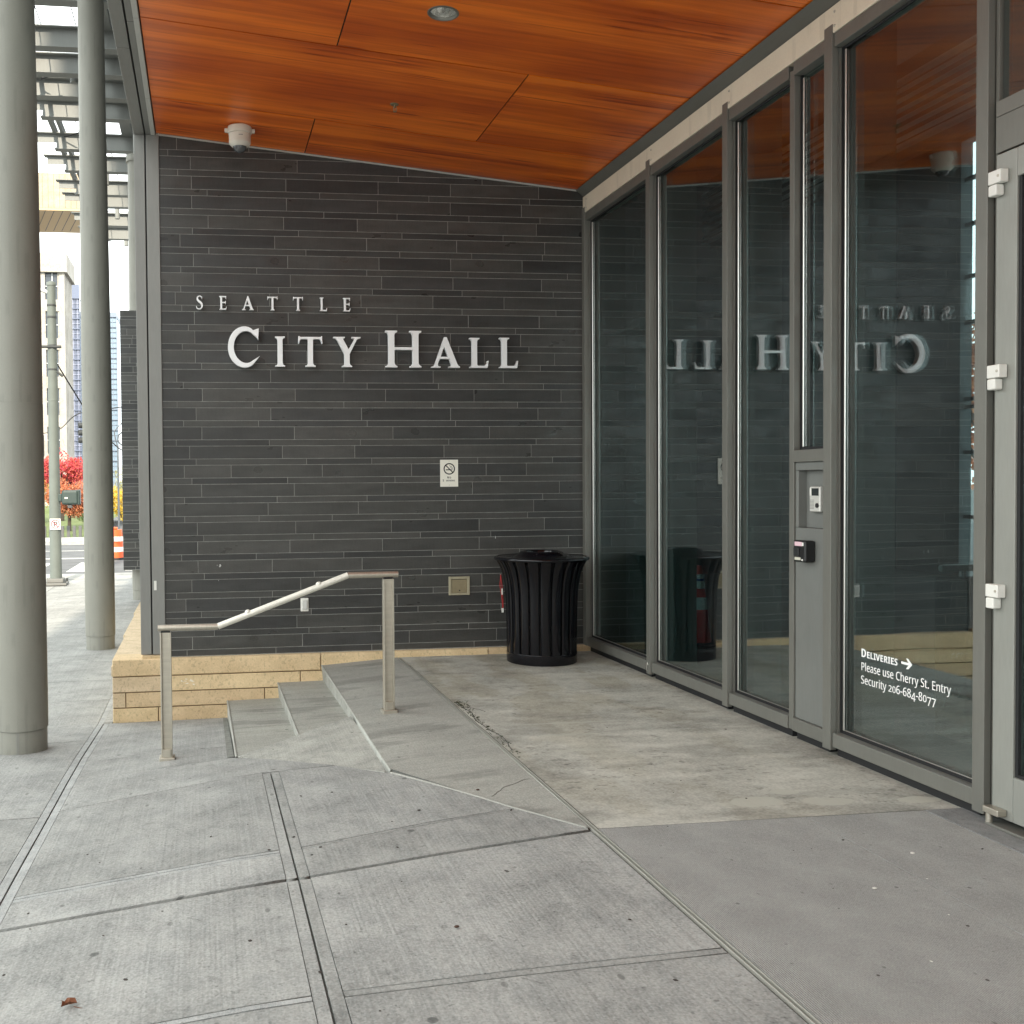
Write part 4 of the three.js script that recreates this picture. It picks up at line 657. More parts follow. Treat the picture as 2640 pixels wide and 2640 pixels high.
{
  const t = thing('hose_box', 'square brass hose bib box set in the slate wall', 'hose box', [-1.195, 0.607, 0.0]);
  mesh('frame', merge(rbox(-0.095, -0.072, -0.082, 0.082, 0, 0.016, 0.003), rbox(0.072, 0.095, -0.082, 0.082, 0, 0.016, 0.003), rbox(-0.0715, 0.0715, 0.06, 0.082, 0, 0.016, 0.003), rbox(-0.0715, 0.0715, -0.082, -0.062, 0, 0.016, 0.003)), M.brassLight, t);
  const d = mesh('door', rbox(-0.07, 0.07, -0.061, 0.056, 0, 0.007, 0.002), M.brass, t);
  const k = []; for (let i = 0; i < 12; i++) for (let j = 0; j < 10; j++) { const g = new THREE.BoxGeometry(0.0075, 0.0025, 0.002); g.rotateZ((i + j) % 2 ? 0.78 : -0.78); g.translate(-0.061 + i * 0.011, -0.052 + j * 0.011, 0.0075); k.push(g); }
  const kn = mesh('tread_pattern', merge(k), M.brassLight, d); kn.userData.kind = 'stuff';
  const lk = cyl(0.006, 0.006, 0.004, 12); lk.rotateX(Math.PI / 2); lk.translate(0.002, -0.042, 0.0075); mesh('keyhole', lk, M.blackMatte, d);
}
{
  const t = thing('red_strap', 'red lanyard with white tags hanging on the wall beside the black bin', 'strap', [-0.818, 0, 0.012]);
  const red = mat(0.5, 0.03, 0.03, 0.6);
  mesh('cord', tube([[0, 0.70, 0.006], [-0.008, 0.60, 0.004], [0.008, 0.50, 0.004], [0.016, 0.40, 0.004]], 0.003, 5), red, t); mesh('cord', tube([[0, 0.70, 0.006], [0.012, 0.58, 0.006], [0.02, 0.46, 0.005], [0.02, 0.40, 0.005]], 0.003, 5), red, t);
  mesh('tag', rbox(0.004, 0.018, 0.52, 0.575, 0.005, 0.009, 0.002), M.white, t); mesh('tag', rbox(0.006, 0.026, 0.36, 0.40, 0.003, 0.008, 0.002), M.white, t); mesh('nail', rod([0, 0.7, -0.012], [0, 0.7, 0.012], 0.003), M.stainless, t);
}

// ---------------------------------------------------------------- things on the soffit
{
  const x = -3.1, z = 0.43, t = thing('security_camera', 'cream dome security camera under the wooden soffit', 'security camera', [x, soffitY(x), z]);
  const cream = mat(0.70, 0.665, 0.58, 0.5);
  mesh('mount', lathe([[0, -0.002], [0.094, -0.002], [0.096, -0.01], [0.096, -0.055], [0.093, -0.06], [0, -0.06]]), cream, t);
  mesh('body', lathe([[0.088, -0.061], [0.088, -0.13], [0.086, -0.138], [0.066, -0.16], [0.058, -0.164], [0.05, -0.156]]), cream, t);
  for (const s of [-1, 1]) mesh('mount_ear', rbox(s * 0.108 - 0.014, s * 0.108 + 0.014, -0.05, -0.018, -0.012, 0.012, 0.004), cream, t);
  mesh('dome', lathe([[0.055, -0.15], [0.056, -0.16], [0.052, -0.178], [0.04, -0.196], [0.022, -0.207], [0, -0.21]]), phys(0.08, 0.085, 0.09, 0.08, { clearcoat: 1 }), t);
  mesh('name_mark', rbox(-0.012, 0.022, -0.092, -0.087, 0.086, 0.0895, 0.001), mat(0.2, 0.2, 0.18, 0.6), t);
}
{
  const x = -1.978, z = 2.784, t = thing('downlight', 'unlit recessed downlight with a polished reflector in the wooden soffit', 'downlight', [x, soffitY(x), z]);
  t.rotation.z = -Math.atan(0.0985);
  mesh('rim', lathe([[0.076, 0.012], [0.078, -0.003], [0.092, -0.004], [0.095, -0.001]]), mat(0.25, 0.24, 0.21, 0.4, { metalness: 0.5 }), t);
  mesh('reflector', lathe([[0.076, 0.012], [0.072, 0.05], [0.058, 0.09], [0.034, 0.115], [0, 0.12]]), mat(0.92, 0.91, 0.87, 0.16, { metalness: 0.75 }), t);
}
{
  const x = -1.994, z = 1.33, t = thing('sprinkler', 'small fire sprinkler head hanging from the wooden soffit', 'sprinkler', [x, soffitY(x), z]);
  mesh('escutcheon', lathe([[0, -0.001], [0.03, -0.003], [0.036, 0.004]]), M.brass, t); mesh('frame', merge(rod([0, 0, 0], [0, -0.025, 0], 0.007), rod([-0.01, -0.02, 0], [-0.009, -0.05, 0], 0.003), rod([0.01, -0.02, 0], [0.009, -0.05, 0], 0.003)), M.brass, t); mesh('deflector', cyl(0.014, 0.014, 0.002, 12, [0, -0.054, 0]), M.brass, t);
}

// ---------------------------------------------------------------- trash can
{
  const t = thing('trash_can', 'black flared steel slat trash can in the corner by the glass wall', 'trash can', [-0.60, 0, 0.475]);
  const prof = [[0.285, 0.075], [0.287, 0.25], [0.291, 0.45], [0.298, 0.60], [0.313, 0.71], [0.338, 0.80], [0.375, 0.868]];
  mesh('liner', lathe([[0, 0.03], [0.262, 0.03], [0.268, 0.6], [0.275, 0.8], [0.27, 0.83]], 40), M.blackMatte, t);
  mesh('base_band', lathe([[0.0, 0.0], [0.288, 0.0], [0.294, 0.006], [0.295, 0.085], [0.291, 0.09], [0.28, 0.09]], 64), M.blackGloss, t);
  const N = 20, c = new THREE.SplineCurve(prof.map((p) => new THREE.Vector2(...p)));
  const pts = c.getPoints(18), w = 0.5 * 2 * Math.PI / N * 0.86;
  const pos = [], idx = [];
  pts.forEach((p, k) => { const d = pts[Math.min(pts.length - 1, k + 1)].clone().sub(pts[Math.max(0, k - 1)]).normalize(); const nx = d.y, ny = -d.x; const wid = w * (0.285 / p.x) * lerp(1, 1.25, k / 18);
    for (const [s, o] of [[-1, -0.008], [-0.92, 0.0], [-0.6, 0.0065], [0, 0.009], [0.6, 0.0065], [0.92, 0.0], [1, -0.008]]) { const r = p.x + nx * o, y = p.y + ny * o; pos.push(r * Math.sin(s * wid), y, r * Math.cos(s * wid)); } });
  for (let k = 0; k < pts.length - 1; k++) for (let i = 0; i < 7; i++) { const a = k * 7 + i, b = k * 7 + (i + 1) % 7; idx.push(a, b, a + 7, b, b + 7, a + 7); }
  const g = new THREE.BufferGeometry(); g.setAttribute('position', new THREE.Float32BufferAttribute(pos, 3)); g.setIndex(idx); g.computeVertexNormals();
  for (let i = 0; i < N; i++) { const o = mesh('slat', g, M.blackGloss, t); o.rotation.y = (i + 0.35) / N * Math.PI * 2; }
  const lip = new THREE.TorusGeometry(0.383, 0.0155, 12, 64); lip.rotateX(Math.PI / 2); lip.translate(0, 0.876, 0); mesh('lip', lip, M.blackGloss, t);
  for (const y of [0.32, 0.62]) { const rg = new THREE.TorusGeometry(y > 0.5 ? 0.285 : 0.272, 0.008, 6, 48); rg.rotateX(Math.PI / 2); rg.translate(0, y, 0); mesh('hoop', rg, M.blackMatte, t); }
  mesh('lid', lathe([[0.372, 0.878], [0.36, 0.888], [0.30, 0.878], [0.235, 0.884], [0.2, 0.905], [0.175, 0.93], [0.155, 0.935], [0.142, 0.928], [0.13, 0.87]], 56), M.blackGloss, t);
}

// ---------------------------------------------------------------- handrail
{
  const z = 2.03, t = thing('handrail', 'brushed steel handrail on two posts beside the concrete steps', 'handrail');
  const yA = 0.582, yB = 0.902;
  const r = 0.021;
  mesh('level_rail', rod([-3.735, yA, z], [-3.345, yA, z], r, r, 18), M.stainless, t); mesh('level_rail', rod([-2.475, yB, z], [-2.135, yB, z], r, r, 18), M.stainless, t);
  mesh('sloping_rail', rod([-3.345, yA, z], [-2.475, yB, z], r, r, 18), M.railPale, t);
  for (const x of [-3.145, -2.671]) { const y = lerp(yA, yB, (x + 3.345) / 0.87) + 0.016; const g = new THREE.SphereGeometry(0.022, 14, 10); g.scale(1, 0.8, 0.9); g.translate(x, y, z); mesh('skate_stop', g, M.railPale, t); }
  const post = (x, y0, y1) => {
    const p = mesh('post', merge(rbox(x - 0.036, x - 0.026, y0, y1, z - 0.03, z + 0.03, 0.002), rbox(x + 0.026, x + 0.036, y0, y1, z - 0.03, z + 0.03, 0.002), rbox(x - 0.0258, x + 0.0258, y0 + 0.06, y1, z - 0.02, z + 0.012, 0.002)), M.stainless, t);
    mesh('base_block', merge(rbox(x - 0.05, x + 0.05, y0 - 0.01, y0 + 0.022, z - 0.05, z + 0.05, 0.004), rbox(x - 0.025, x + 0.025, y0 + 0.022, y0 + 0.075, z + 0.014, z + 0.04, 0.002)), M.stainless, p);
    mesh('rail_bracket', rbox(x - 0.03, x + 0.03, y1, y1 + 0.012, z - 0.014, z + 0.014, 0.002), M.blackMatte, p);
  };
  post(-3.686, ground(-3.686, z), yA - 0.03); post(-2.203, -0.03, yB - 0.03);
}

// ---------------------------------------------------------------- columns, pier, canopy
function column(z, label, top) {
  const x = z < -8 ? -4.56 : -4.762, y0 = ground(x, z), t = thing('round_column', label, 'column', [x, y0, z], 'round columns along the pavement');
  const r = (h) => 0.186 - 0.022 * sm(3.2, 8, h);
  const seg = (name, a, b, k, m) => { const p = []; const n = Math.max(2, Math.round((b - a) * 2)); for (let i = 0; i <= n; i++) { const h = lerp(a, b, i / n); p.push([r(h) * k, h]); } const g = lathe(p, 56); const uv = g.attributes.uv; for (let i = 0; i < uv.count; i++) uv.setXY(i, uv.getX(i) * 1.2, uv.getY(i) * (b - a)); mesh(name, g, m, t); };
  seg('base_sleeve', 0, 0.17, 0.965, M.column); seg('lower_shaft', 0.174, 2.52, 1.004, M.column); seg('shaft', 2.521, top, 0.996, M.column);
  mesh('base_seam', merge(box(-0.006, -0.002, 0, 0.168, 0.17, 0.181), box(0.004, 0.008, 0, 0.168, 0.17, 0.181)), M.fascia, t);
  mesh('cap_collar', lathe([[0.15, top - 0.06], [0.19, top - 0.06], [0.19, top + 0.06], [0, top + 0.06]], 40), M.column, t); mesh('cap_pin', cyl(0.06, 0.06, 0.75, 16, [0, top + 0.06, 0]), M.beam, t);
}
column(1.15, 'round cream column across the pavement from the handrail', 8.75); column(-4.5, 'round cream column on the pavement beyond the slate wall, facing the plinth corner', 8.75); column(-10.15, 'far round cream column rising behind the slate clad pier', 8.0);
{
  const t = thing('slate_pier', 'tall slate clad pier round the far column on the pavement', 'pier');
  mesh('mortar', box(-4.865, -4.1, 0.03, 4.66, -10.6, -9.702), M.mortar, t);
  for (let k = 0; k < 28; k++) for (const thin of [true, false]) {
    const y0 = 0.04 + k * 0.165 + (thin ? 0 : 0.055), y1 = thin ? y0 + 0.055 : 0.04 + (k + 1) * 0.165;
    const cut = -4.87 + R(0.12, 0.62), xs = [-4.87, cut, -4.1];
    for (let i = 0; i < 2; i++) mesh('brick', tile(xs[i] + 0.003, xs[i + 1] - 0.003, y0 + 0.003, y1 - 0.003, -9.7 + R(0, 0.001), 0.01), M.slate[Math.floor(rnd() * 6)], t);
  }
}
{
  const t = thing('steel_canopy', 'open grey steel canopy of cross beams over the pavement', 'canopy');
  const ib = (len, taper) => { // I-section along x from 0 to -len, bottom at y 0
    const sh = new THREE.Shape([[0, 0], [-len + 0.35, 0], [-len + 0.35, 0.015], [-len + 0.36, 0.12], [-len, 0.12], [-len, 0.27], [0, 0.27]].map((p) => new THREE.Vector2(...p)));
    const web = new THREE.ExtrudeGeometry(sh, { depth: 0.016, bevelEnabled: false }); web.translate(0, 0, -0.008);
    return uvm(merge(web, new THREE.BoxGeometry(len - 0.33, 0.016, 0.19).translate(-(len - 0.33) / 2, -0.0085, 0), new THREE.BoxGeometry(len + 0.06, 0.016, 0.19).translate(-len / 2 - 0.03, 0.2785, 0)));
  };
  const g = ib(2.45);
  for (const z of [3.4, 2.0, 0.6, -0.8, -2.2, -3.5, -4.9, -6.32, -7.25, -8.18, -9.12, -10.76, -12.05, -13.68, -14.61, -16.27, -17.57]) { const o = mesh('cross_beam', g, M.beam, t); o.position.set(-3.96, 7.8, z); }
  for (const x of [-6.08, -5.94]) mesh('long_beam', box(x - 0.03, x + 0.03, 8.07, 8.22, -18.3, 3.7), M.beam, t);
  mesh('long_beam', box(-4.86, -4.66, 8.07, 8.25, -18.3, 3.7), M.beam, t);
  for (let k = 0; k < 6; k++) { const z = -4.9 - 2.68 * k; mesh('lamp_can', cyl(0.055, 0.055, 0.24, 16, [-5.35, 7.80, z]), M.beam, t); mesh('rod', rod([-5.9, 8.0, z - 0.4], [-5.55, 8.0, z - 0.1], 0.012), M.gasket, t); }
  for (const x of [-5.2, -5.7]) mesh('cable', rod([x, 8.3, -18], [x, 8.3, 3], 0.008), M.gasket, t);
}

// ---------------------------------------------------------------- street beyond
M.asphalt = mat(0.11, 0.112, 0.115, 0.9, { map: rep(T.asphalt, 0.4, 0.4) });
M.marking = mat(0.5, 0.5, 0.48, 0.7, { map: rep(T.concrete, 0.5, 0.5) });
M.farwalk = mat(0.38, 0.37, 0.345, 0.9, { map: rep(T.concrete, 0.3, 0.3) });
{
  const s = struct('street', 'sunlit asphalt street beyond the pavement', 'street');
  mesh('roadway', box(-300, 200, -1.2, -0.66, -220, -15.9), M.asphalt, s); mesh('roadway', box(-300, -8.98, -1.2, -0.66, -15.9, 160), M.asphalt, s);
  const ax = box(-9.05, -3.8, -1.1, -0.535, -15.9, -14.61); mesh('corner_slab', ax, M.farwalk, s);
  mesh('kerb', rbox(-9.0, -3.5, -0.75, -0.532, -16.05, -15.9, 0.02), M.band, s); mesh('kerb', rbox(-9.06, -8.92, -0.75, -0.525, -15.9, 20, 0.02), M.band, s);
  for (let i = 0; i < 7; i++) mesh('crosswalk_bar', box(-14.5 + i * 1.5, -13.8 + i * 1.5, -0.66, -0.655, -21.5, -18.2), M.marking, s);
  mesh('stop_line', box(-30, -3, -0.66, -0.655, -23.6, -23.2), M.marking, s); mesh('lane_line', box(-30, 10, -0.66, -0.655, -27.4, -27.25), M.marking, s);
  mesh('far_kerb', rbox(-120, -3, -0.75, -0.5, -31.4, -31.2, 0.02), M.band, s); mesh('far_pavement', box(-120, -3, -1, -0.52, -34.5, -31.4), M.farwalk, s);
}
M.grass = mat(0.13, 0.17, 0.05, 0.95, { map: rep(T.concrete, 0.4, 0.4) });
{
  const s = struct('grass_bank', 'green grass bank rising behind the far pavement', 'grass bank');
  mesh('bank', poly([[-70, -0.53, -34.5], [-8.2, -0.53, -34.5], [-8.2, 0.1, -52], [-70, 3.4, -52], [-70, 3.4, -60], [-8.2, 0.1, -60]], [[0, 1, 2], [0, 2, 3], [3, 2, 5], [3, 5, 4]]), M.grass, s);
  const f = thing('low_fence', 'row of short dark pickets along the foot of the grass bank', 'fence');
  for (let i = 0; i < 14; i++) mesh('picket', rbox(-11.5 + i * 0.24, -11.38 + i * 0.24, -0.53, -0.05, -34.6, -34.5, 0.01), mat(0.09, 0.09, 0.09, 0.8), f);
}
// autumn trees
function tree(name, label, x, y, z, h, rx, cols, group, seedN, n = 2600) {
  seed = seedN; const t = thing(name, label, 'tree', [x, y, z], group);
  const bark = mat(0.05, 0.04, 0.03, 0.95), trunk = [rod([0, -0.1, 0], [0.03, h * 0.42, 0], 0.09 * rx, 0.05 * rx, 9)], tips = [];
  for (let i = 0; i < 9; i++) { const a = i * 2.4, hh = h * R(0.28, 0.5), l = rx * R(0.5, 0.85), e = [Math.cos(a) * l, hh + h * R(0.18, 0.4), Math.sin(a) * l]; trunk.push(rod([0.02, hh, 0], e, 0.035 * rx, 0.01 * rx, 6)); tips.push(e); }
  trunk.push(rod([0.03, h * 0.4, 0], [0.0, h * 0.85, 0.05], 0.05 * rx, 0.01, 7));
  mesh('trunk', merge(trunk), bark, t);
  const clumps = []; for (let i = 0; i < 34; i++) { const a = R(0, 6.28), c = R(-1, 1), r = Math.cbrt(R(0.2, 1)); clumps.push([Math.cos(a) * Math.sqrt(1 - c * c) * rx * r * 0.82, h * 0.64 + c * h * 0.31 * r, Math.sin(a) * Math.sqrt(1 - c * c) * rx * r * 0.82, R(0.2, 0.42) * rx]); }
  const pos = [], col = [], nor = [];
  for (let i = 0; i < n; i++) {
    const c = clumps[Math.floor(rnd() * clumps.length)], a = R(0, 6.28), q = R(-1, 1), r = c[3] * Math.cbrt(R(0.1, 1)), s = rx * R(0.028, 0.055);
    const p = new THREE.Vector3(c[0] + Math.cos(a) * Math.sqrt(1 - q * q) * r, c[1] + q * r, c[2] + Math.sin(a) * Math.sqrt(1 - q * q) * r);
    const d1 = new THREE.Vector3(R(-1, 1), R(-1, 1), R(-1, 1)).normalize(), d2 = new THREE.Vector3(R(-1, 1), R(-1, 1), R(-1, 1)).cross(d1).normalize();
    const k = cols[Math.floor(rnd() * cols.length)], v = R(0.75, 1.15), N = d1.clone().cross(d2);
    for (const [u, w] of [[-1, 0], [0, -0.7], [1, 0], [-1, 0], [1, 0], [0, 0.7]]) { pos.push(p.x + (d1.x * u + d2.x * w) * s, p.y + (d1.y * u + d2.y * w) * s, p.z + (d1.z * u + d2.z * w) * s); col.push(k[0] * v, k[1] * v, k[2] * v); nor.push(N.x, N.y, N.z); }
  }
  const g = new THREE.BufferGeometry(); g.setAttribute('position', new THREE.Float32BufferAttribute(pos, 3)); g.setAttribute('color', new THREE.Float32BufferAttribute(col, 3)); g.setAttribute('normal', new THREE.Float32BufferAttribute(nor, 3));
  mesh('crown', g, phys(1, 1, 1, 0.9, { vertexColors: true, side: THREE.DoubleSide, transmission: 0.35, thickness: 0 }), t); seed = seedN + 999;
}
const red = [[0.55, 0.06, 0.06], [0.5, 0.04, 0.07], [0.6, 0.12, 0.07]], orange = [[0.5, 0.16, 0.06], [0.42, 0.13, 0.06], [0.55, 0.22, 0.1]], yellow = [[0.62, 0.44, 0.03], [0.58, 0.38, 0.03], [0.66, 0.52, 0.08]], green = [[0.1, 0.16, 0.04], [0.14, 0.2, 0.06], [0.2, 0.24, 0.06]], gold = [[0.5, 0.3, 0.04], [0.42, 0.26, 0.05], [0.3, 0.24, 0.05]];
tree('maple_tree', 'bright red maple behind the pedestrian signal', -10.7, -0.3, -45, 3.9, 1.35, red, 'autumn trees beyond the crossing', 11, 7000);
tree('maple_tree', 'orange brown maple standing by the low pickets', -9.45, -0.53, -38, 2.7, 1.15, orange, 'autumn trees beyond the crossing', 12, 6500);
tree('street_tree', 'golden tree left of the signal pole', -11.9, -0.4, -43, 2.7, 1.1, gold, 'autumn trees beyond the crossing', 13);
tree('street_tree', 'bright yellow tree behind the orange barrels', -6.9, -0.6, -36, 2.2, 0.85, yellow, 'autumn trees beyond the crossing', 14, 6000);
tree('street_tree', 'pale green tree in front of the far glass tower', -8.2, -0.3, -58, 3.4, 1.1, [[0.4, 0.36, 0.14], [0.3, 0.3, 0.12]], 'autumn trees beyond the crossing', 15);
tree('street_tree', 'orange tree outside the far lobby window', 10.6, 0, -7.6, 4.4, 1.7, orange, 'autumn trees beyond the crossing', 18, 3000);
tree('shrub', 'green shrub on the grass bank under the maples', -11.9, -0.5, -40, 1.3, 0.9, green, 'shrubs on the bank', 16, 1800);
tree('shrub', 'green shrub beside the low pickets', -9.0, -0.5, -41, 1.3, 0.7, green, 'shrubs on the bank', 17, 1800);

// signal pole
{
  const px = -6.56, pz = -13.35, y0 = -0.535, t = thing('signal_pole', 'tall weathered green signal pole on the street corner', 'pole', [px, y0, pz]);
  const pm = mat(0.15, 0.175, 0.165, 0.7, { map: rep(T.steel, 1, 1) }), dk = mat(0.05, 0.055, 0.055, 0.7);
  mesh('shaft', lathe([[0.125, 0.1], [0.118, 1.5], [0.105, 4], [0.088, 6.3]], 24), pm, t);
  mesh('base', merge(rbox(-0.24, 0.24, 0, 0.05, -0.24, 0.24, 0.01), rbox(-0.17, 0.17, 0.05, 0.14, -0.17, 0.17, 0.02)), mat(0.17, 0.17, 0.16, 0.8), t);
  for (const [a, b] of [[-1, -1], [1, -1], [1, 1], [-1, 1]]) mesh('bolt', cyl(0.025, 0.025, 0.07, 8, [a * 0.2, 0.05, b * 0.2]), dk, t);
  for (const y of [2.6, 2.9, 3.9, 4.55, 5.05, 5.65, 5.9]) mesh('clamp_band', lathe([[0.094, y - 0.02], [0.12 - y * 0.0035, y - 0.02], [0.12 - y * 0.0035, y + 0.02], [0.094, y + 0.02]], 20), y > 4.5 ? dk : pm, t);
  mesh('cap', lathe([[0.09, 6.3], [0.1, 6.31], [0.1, 6.38], [0.0, 6.42]], 20), pm, t);
  mesh('insulator', merge(rod([-0.2, 5.02, 0.1], [0.2, 5.02, 0.1], 0.03), rod([0.1, 4.5, 0.1], [0.22, 4.4, 0.1], 0.025)), dk, t);
  mesh('lamp_arm', tube([[0, 6.15, 0], [-0.6, 6.35, 0], [-1.6, 6.5, 0]], 0.04), mat(0.55, 0.56, 0.55, 0.6), t);
  const s = thing('pedestrian_signal', 'back of a dark green pedestrian signal bracketed to the signal pole', 'pedestrian signal', [px + 0.33, 1.31, pz + 0.1]);
  const gm = mat(0.03, 0.05, 0.045, 0.5);
  mesh('housing', rbox(-0.17, 0.18, -0.15, 0.16, -0.1, 0.1, 0.05), gm, s); mesh('hood', rbox(0.14, 0.21, -0.16, 0.17, -0.14, 0.08, 0.03), gm, s); mesh('bracket', rbox(-0.24, -0.16, -0.08, 0.08, -0.06, 0.06, 0.02), gm, s); mesh('clamp', rbox(-0.05, 0.04, -0.22, -0.15, -0.05, 0.05, 0.01), mat(0.08, 0.08, 0.08, 0.7), s); mesh('label', rbox(-0.1, -0.04, -0.02, 0.01, 0.1, 0.102, 0.0005), M.white, s);
  const n = thing('no_parking_sign', 'square no parking sign fixed to the signal pole', 'sign', [px + 0.02, 0.755, pz + 0.13]);
  const m = canvasMat(256, 256, (c) => { c.fillStyle = '#d9cfc8'; c.fillRect(0, 0, 256, 256); c.fillStyle = '#1a1416'; c.font = 'bold 170px sans-serif'; c.textAlign = 'center'; c.fillText('P', 132, 190); c.strokeStyle = '#8c2334'; c.lineWidth = 20; c.beginPath(); c.arc(128, 128, 96, 0, 7); c.moveTo(60, 60); c.lineTo(196, 196); c.stroke(); });
  mesh('plate', rbox(-0.11, 0.11, -0.115, 0.115, 0, 0.006, 0.002), M.white, n); const f = new THREE.PlaneGeometry(0.216, 0.226); f.translate(0, 0, 0.0065); mesh('print', f, m, n);
}
// signals, lamp, wires
function signal(label, x, y, z, k, turn) {
  const t = thing('traffic_signal', label, 'traffic signal', [x, y, z], 'traffic signals at the crossing'); t.rotation.y = turn;
  const hm = mat(0.035, 0.04, 0.042, 0.6);
  mesh('back_plate', rbox(-0.2 * k, 0.2 * k, -0.52 * k, 0.52 * k, -0.02, 0.02, 0.01), hm, t);
  for (let i = 0; i < 3; i++) { const h = cyl(0.13 * k, 0.13 * k, 0.26 * k, 20, [0, 0, 0], true); h.rotateX(Math.PI / 2); h.translate(0, (i - 1) * 0.33 * k, 0.02); mesh('visor', h, hm, t); const l = new THREE.CircleGeometry(0.115 * k, 20); l.translate(0, (i - 1) * 0.33 * k, 0.03); mesh('lens', l, i === 0 && turn === 0 ? new THREE.MeshStandardMaterial({ color: 0x0a3020, emissive: lin(0.1, 1, 0.75), emissiveIntensity: 0.5 }) : mat(0.03, 0.03, 0.03, 0.3), t); }
  mesh('hanger', rod([0, 0.5 * k, 0], [0, 0.95 * k, 0], 0.02), hm, t);
}
signal('traffic signal showing green beyond the signal pole', -9.42, 3.1, -30, 0.75, 0);
signal('dark traffic signal seen side on beside the street column', -6.66, 3.04, -20, 0.62, -1.35);
{
  const w = (label, pts) => tag(mesh('overhead_wire', tube(pts, 0.016, 5, 30), M.gasket), label, 'wire');
  w('span wire carrying the traffic signals', [[-24, 3.75, -31], [-9.4, 3.55, -30], [-6.66, 3.62, -20], [2, 3.9, -12]]);
  w('guy wire running down from the signal pole clamp', [[-6.5, 4.2, -13.3], [-5.95, 3.0, -16], [-5.2, 2.3, -21], [2, 0.6, -40]]);
  const l = thing('ornamental_lamp', 'ring shaped ornamental street lamp beyond the street column', 'street lamp', [-6.32, -0.6, -30]);
  const dm = mat(0.08, 0.09, 0.1, 0.6); mesh('post', rod([-0.28, 0, 0], [-0.28, 3.7, 0], 0.045, 0.03), dm, l); const r = new THREE.TorusGeometry(0.27, 0.03, 8, 32); r.translate(0, 3.95, 0); mesh('ring', r, dm, l); mesh('globe', new THREE.SphereGeometry(0.16, 16, 12).translate(0, 3.98, 0), mat(0.6, 0.62, 0.64, 0.3), l); mesh('arm', tube([[-0.28, 3.6, 0], [-0.4, 4.2, 0], [-0.1, 4.55, 0], [0.2, 4.35, 0]], 0.02), dm, l);
}
// traffic barrels
function barrel(label, x, z, k = 1) {
  const t = thing('traffic_barrel', label, 'traffic barrel', [x, -0.655, z], 'orange barrels in the street'); const o = mat(0.75, 0.1, 0.02, 0.55), w = mat(0.75, 0.74, 0.7, 0.4);
  mesh('foot', cyl(0.34 * k, 0.33 * k, 0.06 * k, 24), M.blackMatte, t);
  [[0.06, 0.25, o], [0.25, 0.4, w], [0.4, 0.58, o], [0.58, 0.73, w], [0.73, 0.95, o]].forEach(([a, b, m]) => mesh(m === o ? 'body_band' : 'reflective_band', cyl(lerp(0.28, 0.22, a) * k, lerp(0.28, 0.22, b) * k, (b - a) * k, 24, [0, a * k, 0]), m, t));
  mesh('handle', rod([-0.08 * k, 0.99 * k, 0], [0.08 * k, 0.99 * k, 0], 0.04 * k), o, t);
}
barrel('orange and white barrel standing upright in the street', -6.12, -22.6, 0.95); barrel('low orange barrel beside the slate pier, cut off by it', -5.55, -21.6, 0.55);

// buildings beyond: facade with real window openings set back
function tower(name, label, x0, x1, y1, z, depth, wm, gm, cols, rows, o = {}) {
  const t = thing(name, label, 'building', [0, -0.7, 0]); const fr = o.frame ?? 0.3, w = (x1 - x0) / cols, y0 = o.y0 ?? 3, hh = (y1 - y0 - (o.top ?? 1)) / rows;
  mesh('core', box(x0 + 0.05, x1 - 0.05, 0, y1 - 0.3, z - depth, z - 0.25), gm, t);
  mesh('base', box(x0, x1, 0, y0, z - depth - 0.05, z), wm, t); mesh('parapet', box(x0 - (o.lip ?? 0), x1 + (o.lip ?? 0), y1 - (o.top ?? 1), y1, z - depth - 0.1, z + (o.lip ?? 0)), wm, t);
  for (let i = 0; i <= cols; i++) { const c = x0 + i * w, p = w * fr / 2; mesh('pier', box(Math.max(x0, c - p), Math.min(x1, c + p), y0, y1 - (o.top ?? 1), z - 0.6, z - 0.01), wm, t); }
  for (let r = 0; r < rows; r++) { const y = y0 + r * hh; mesh('spandrel', box(x0 + 0.02, x1 - 0.02, y, y + hh * (o.sp ?? 0.35), z - 0.5, z - 0.04), wm, t); }
  for (let r = 0; r < rows; r++) for (let i = 0; i < cols; i++) { const a = x0 + i * w + w * fr / 2, b = x0 + (i + 1) * w - w * fr / 2, ya = y0 + r * hh + hh * (o.sp ?? 0.35), yb = y0 + (r + 1) * hh; if (!o.bars) continue; mesh('window', merge(box((a + b) / 2 - 0.03, (a + b) / 2 + 0.03, ya, yb, z - 0.22, z - 0.14), box(a, b, (ya + yb) / 2 - 0.03, (ya + yb) / 2 + 0.03, z - 0.21, z - 0.15)), o.bars, t); }
  if (o.side) { // right flank: window bays
    for (let r = 0; r < rows; r++) { const y = y0 + r * hh; mesh('flank_spandrel', box(x1 - 0.5, x1 - 0.03, y, y + hh * (o.sp ?? 0.35), z - depth, z - 0.5), wm, t); }
    for (let k = 0; k <= 5; k++) mesh('flank_pier', box(x1 - 0.5, x1 - 0.005, y0, y1 - (o.top ?? 1), z - 0.6 - k * (depth - 0.6) / 5, z - 0.6 - k * (depth - 0.6) / 5 + depth * 0.11), wm, t);
  }
}
const lime = mat(0.42, 0.395, 0.36, 0.85, { map: rep(T.stone, 0.2, 0.2) }), glassDk = phys(0.05, 0.06, 0.075, 0.12), glassBl = phys(0.22, 0.3, 0.38, 0.15), glassNv = phys(0.12, 0.14, 0.2, 0.2), mul = mat(0.55, 0.57, 0.6, 0.6);
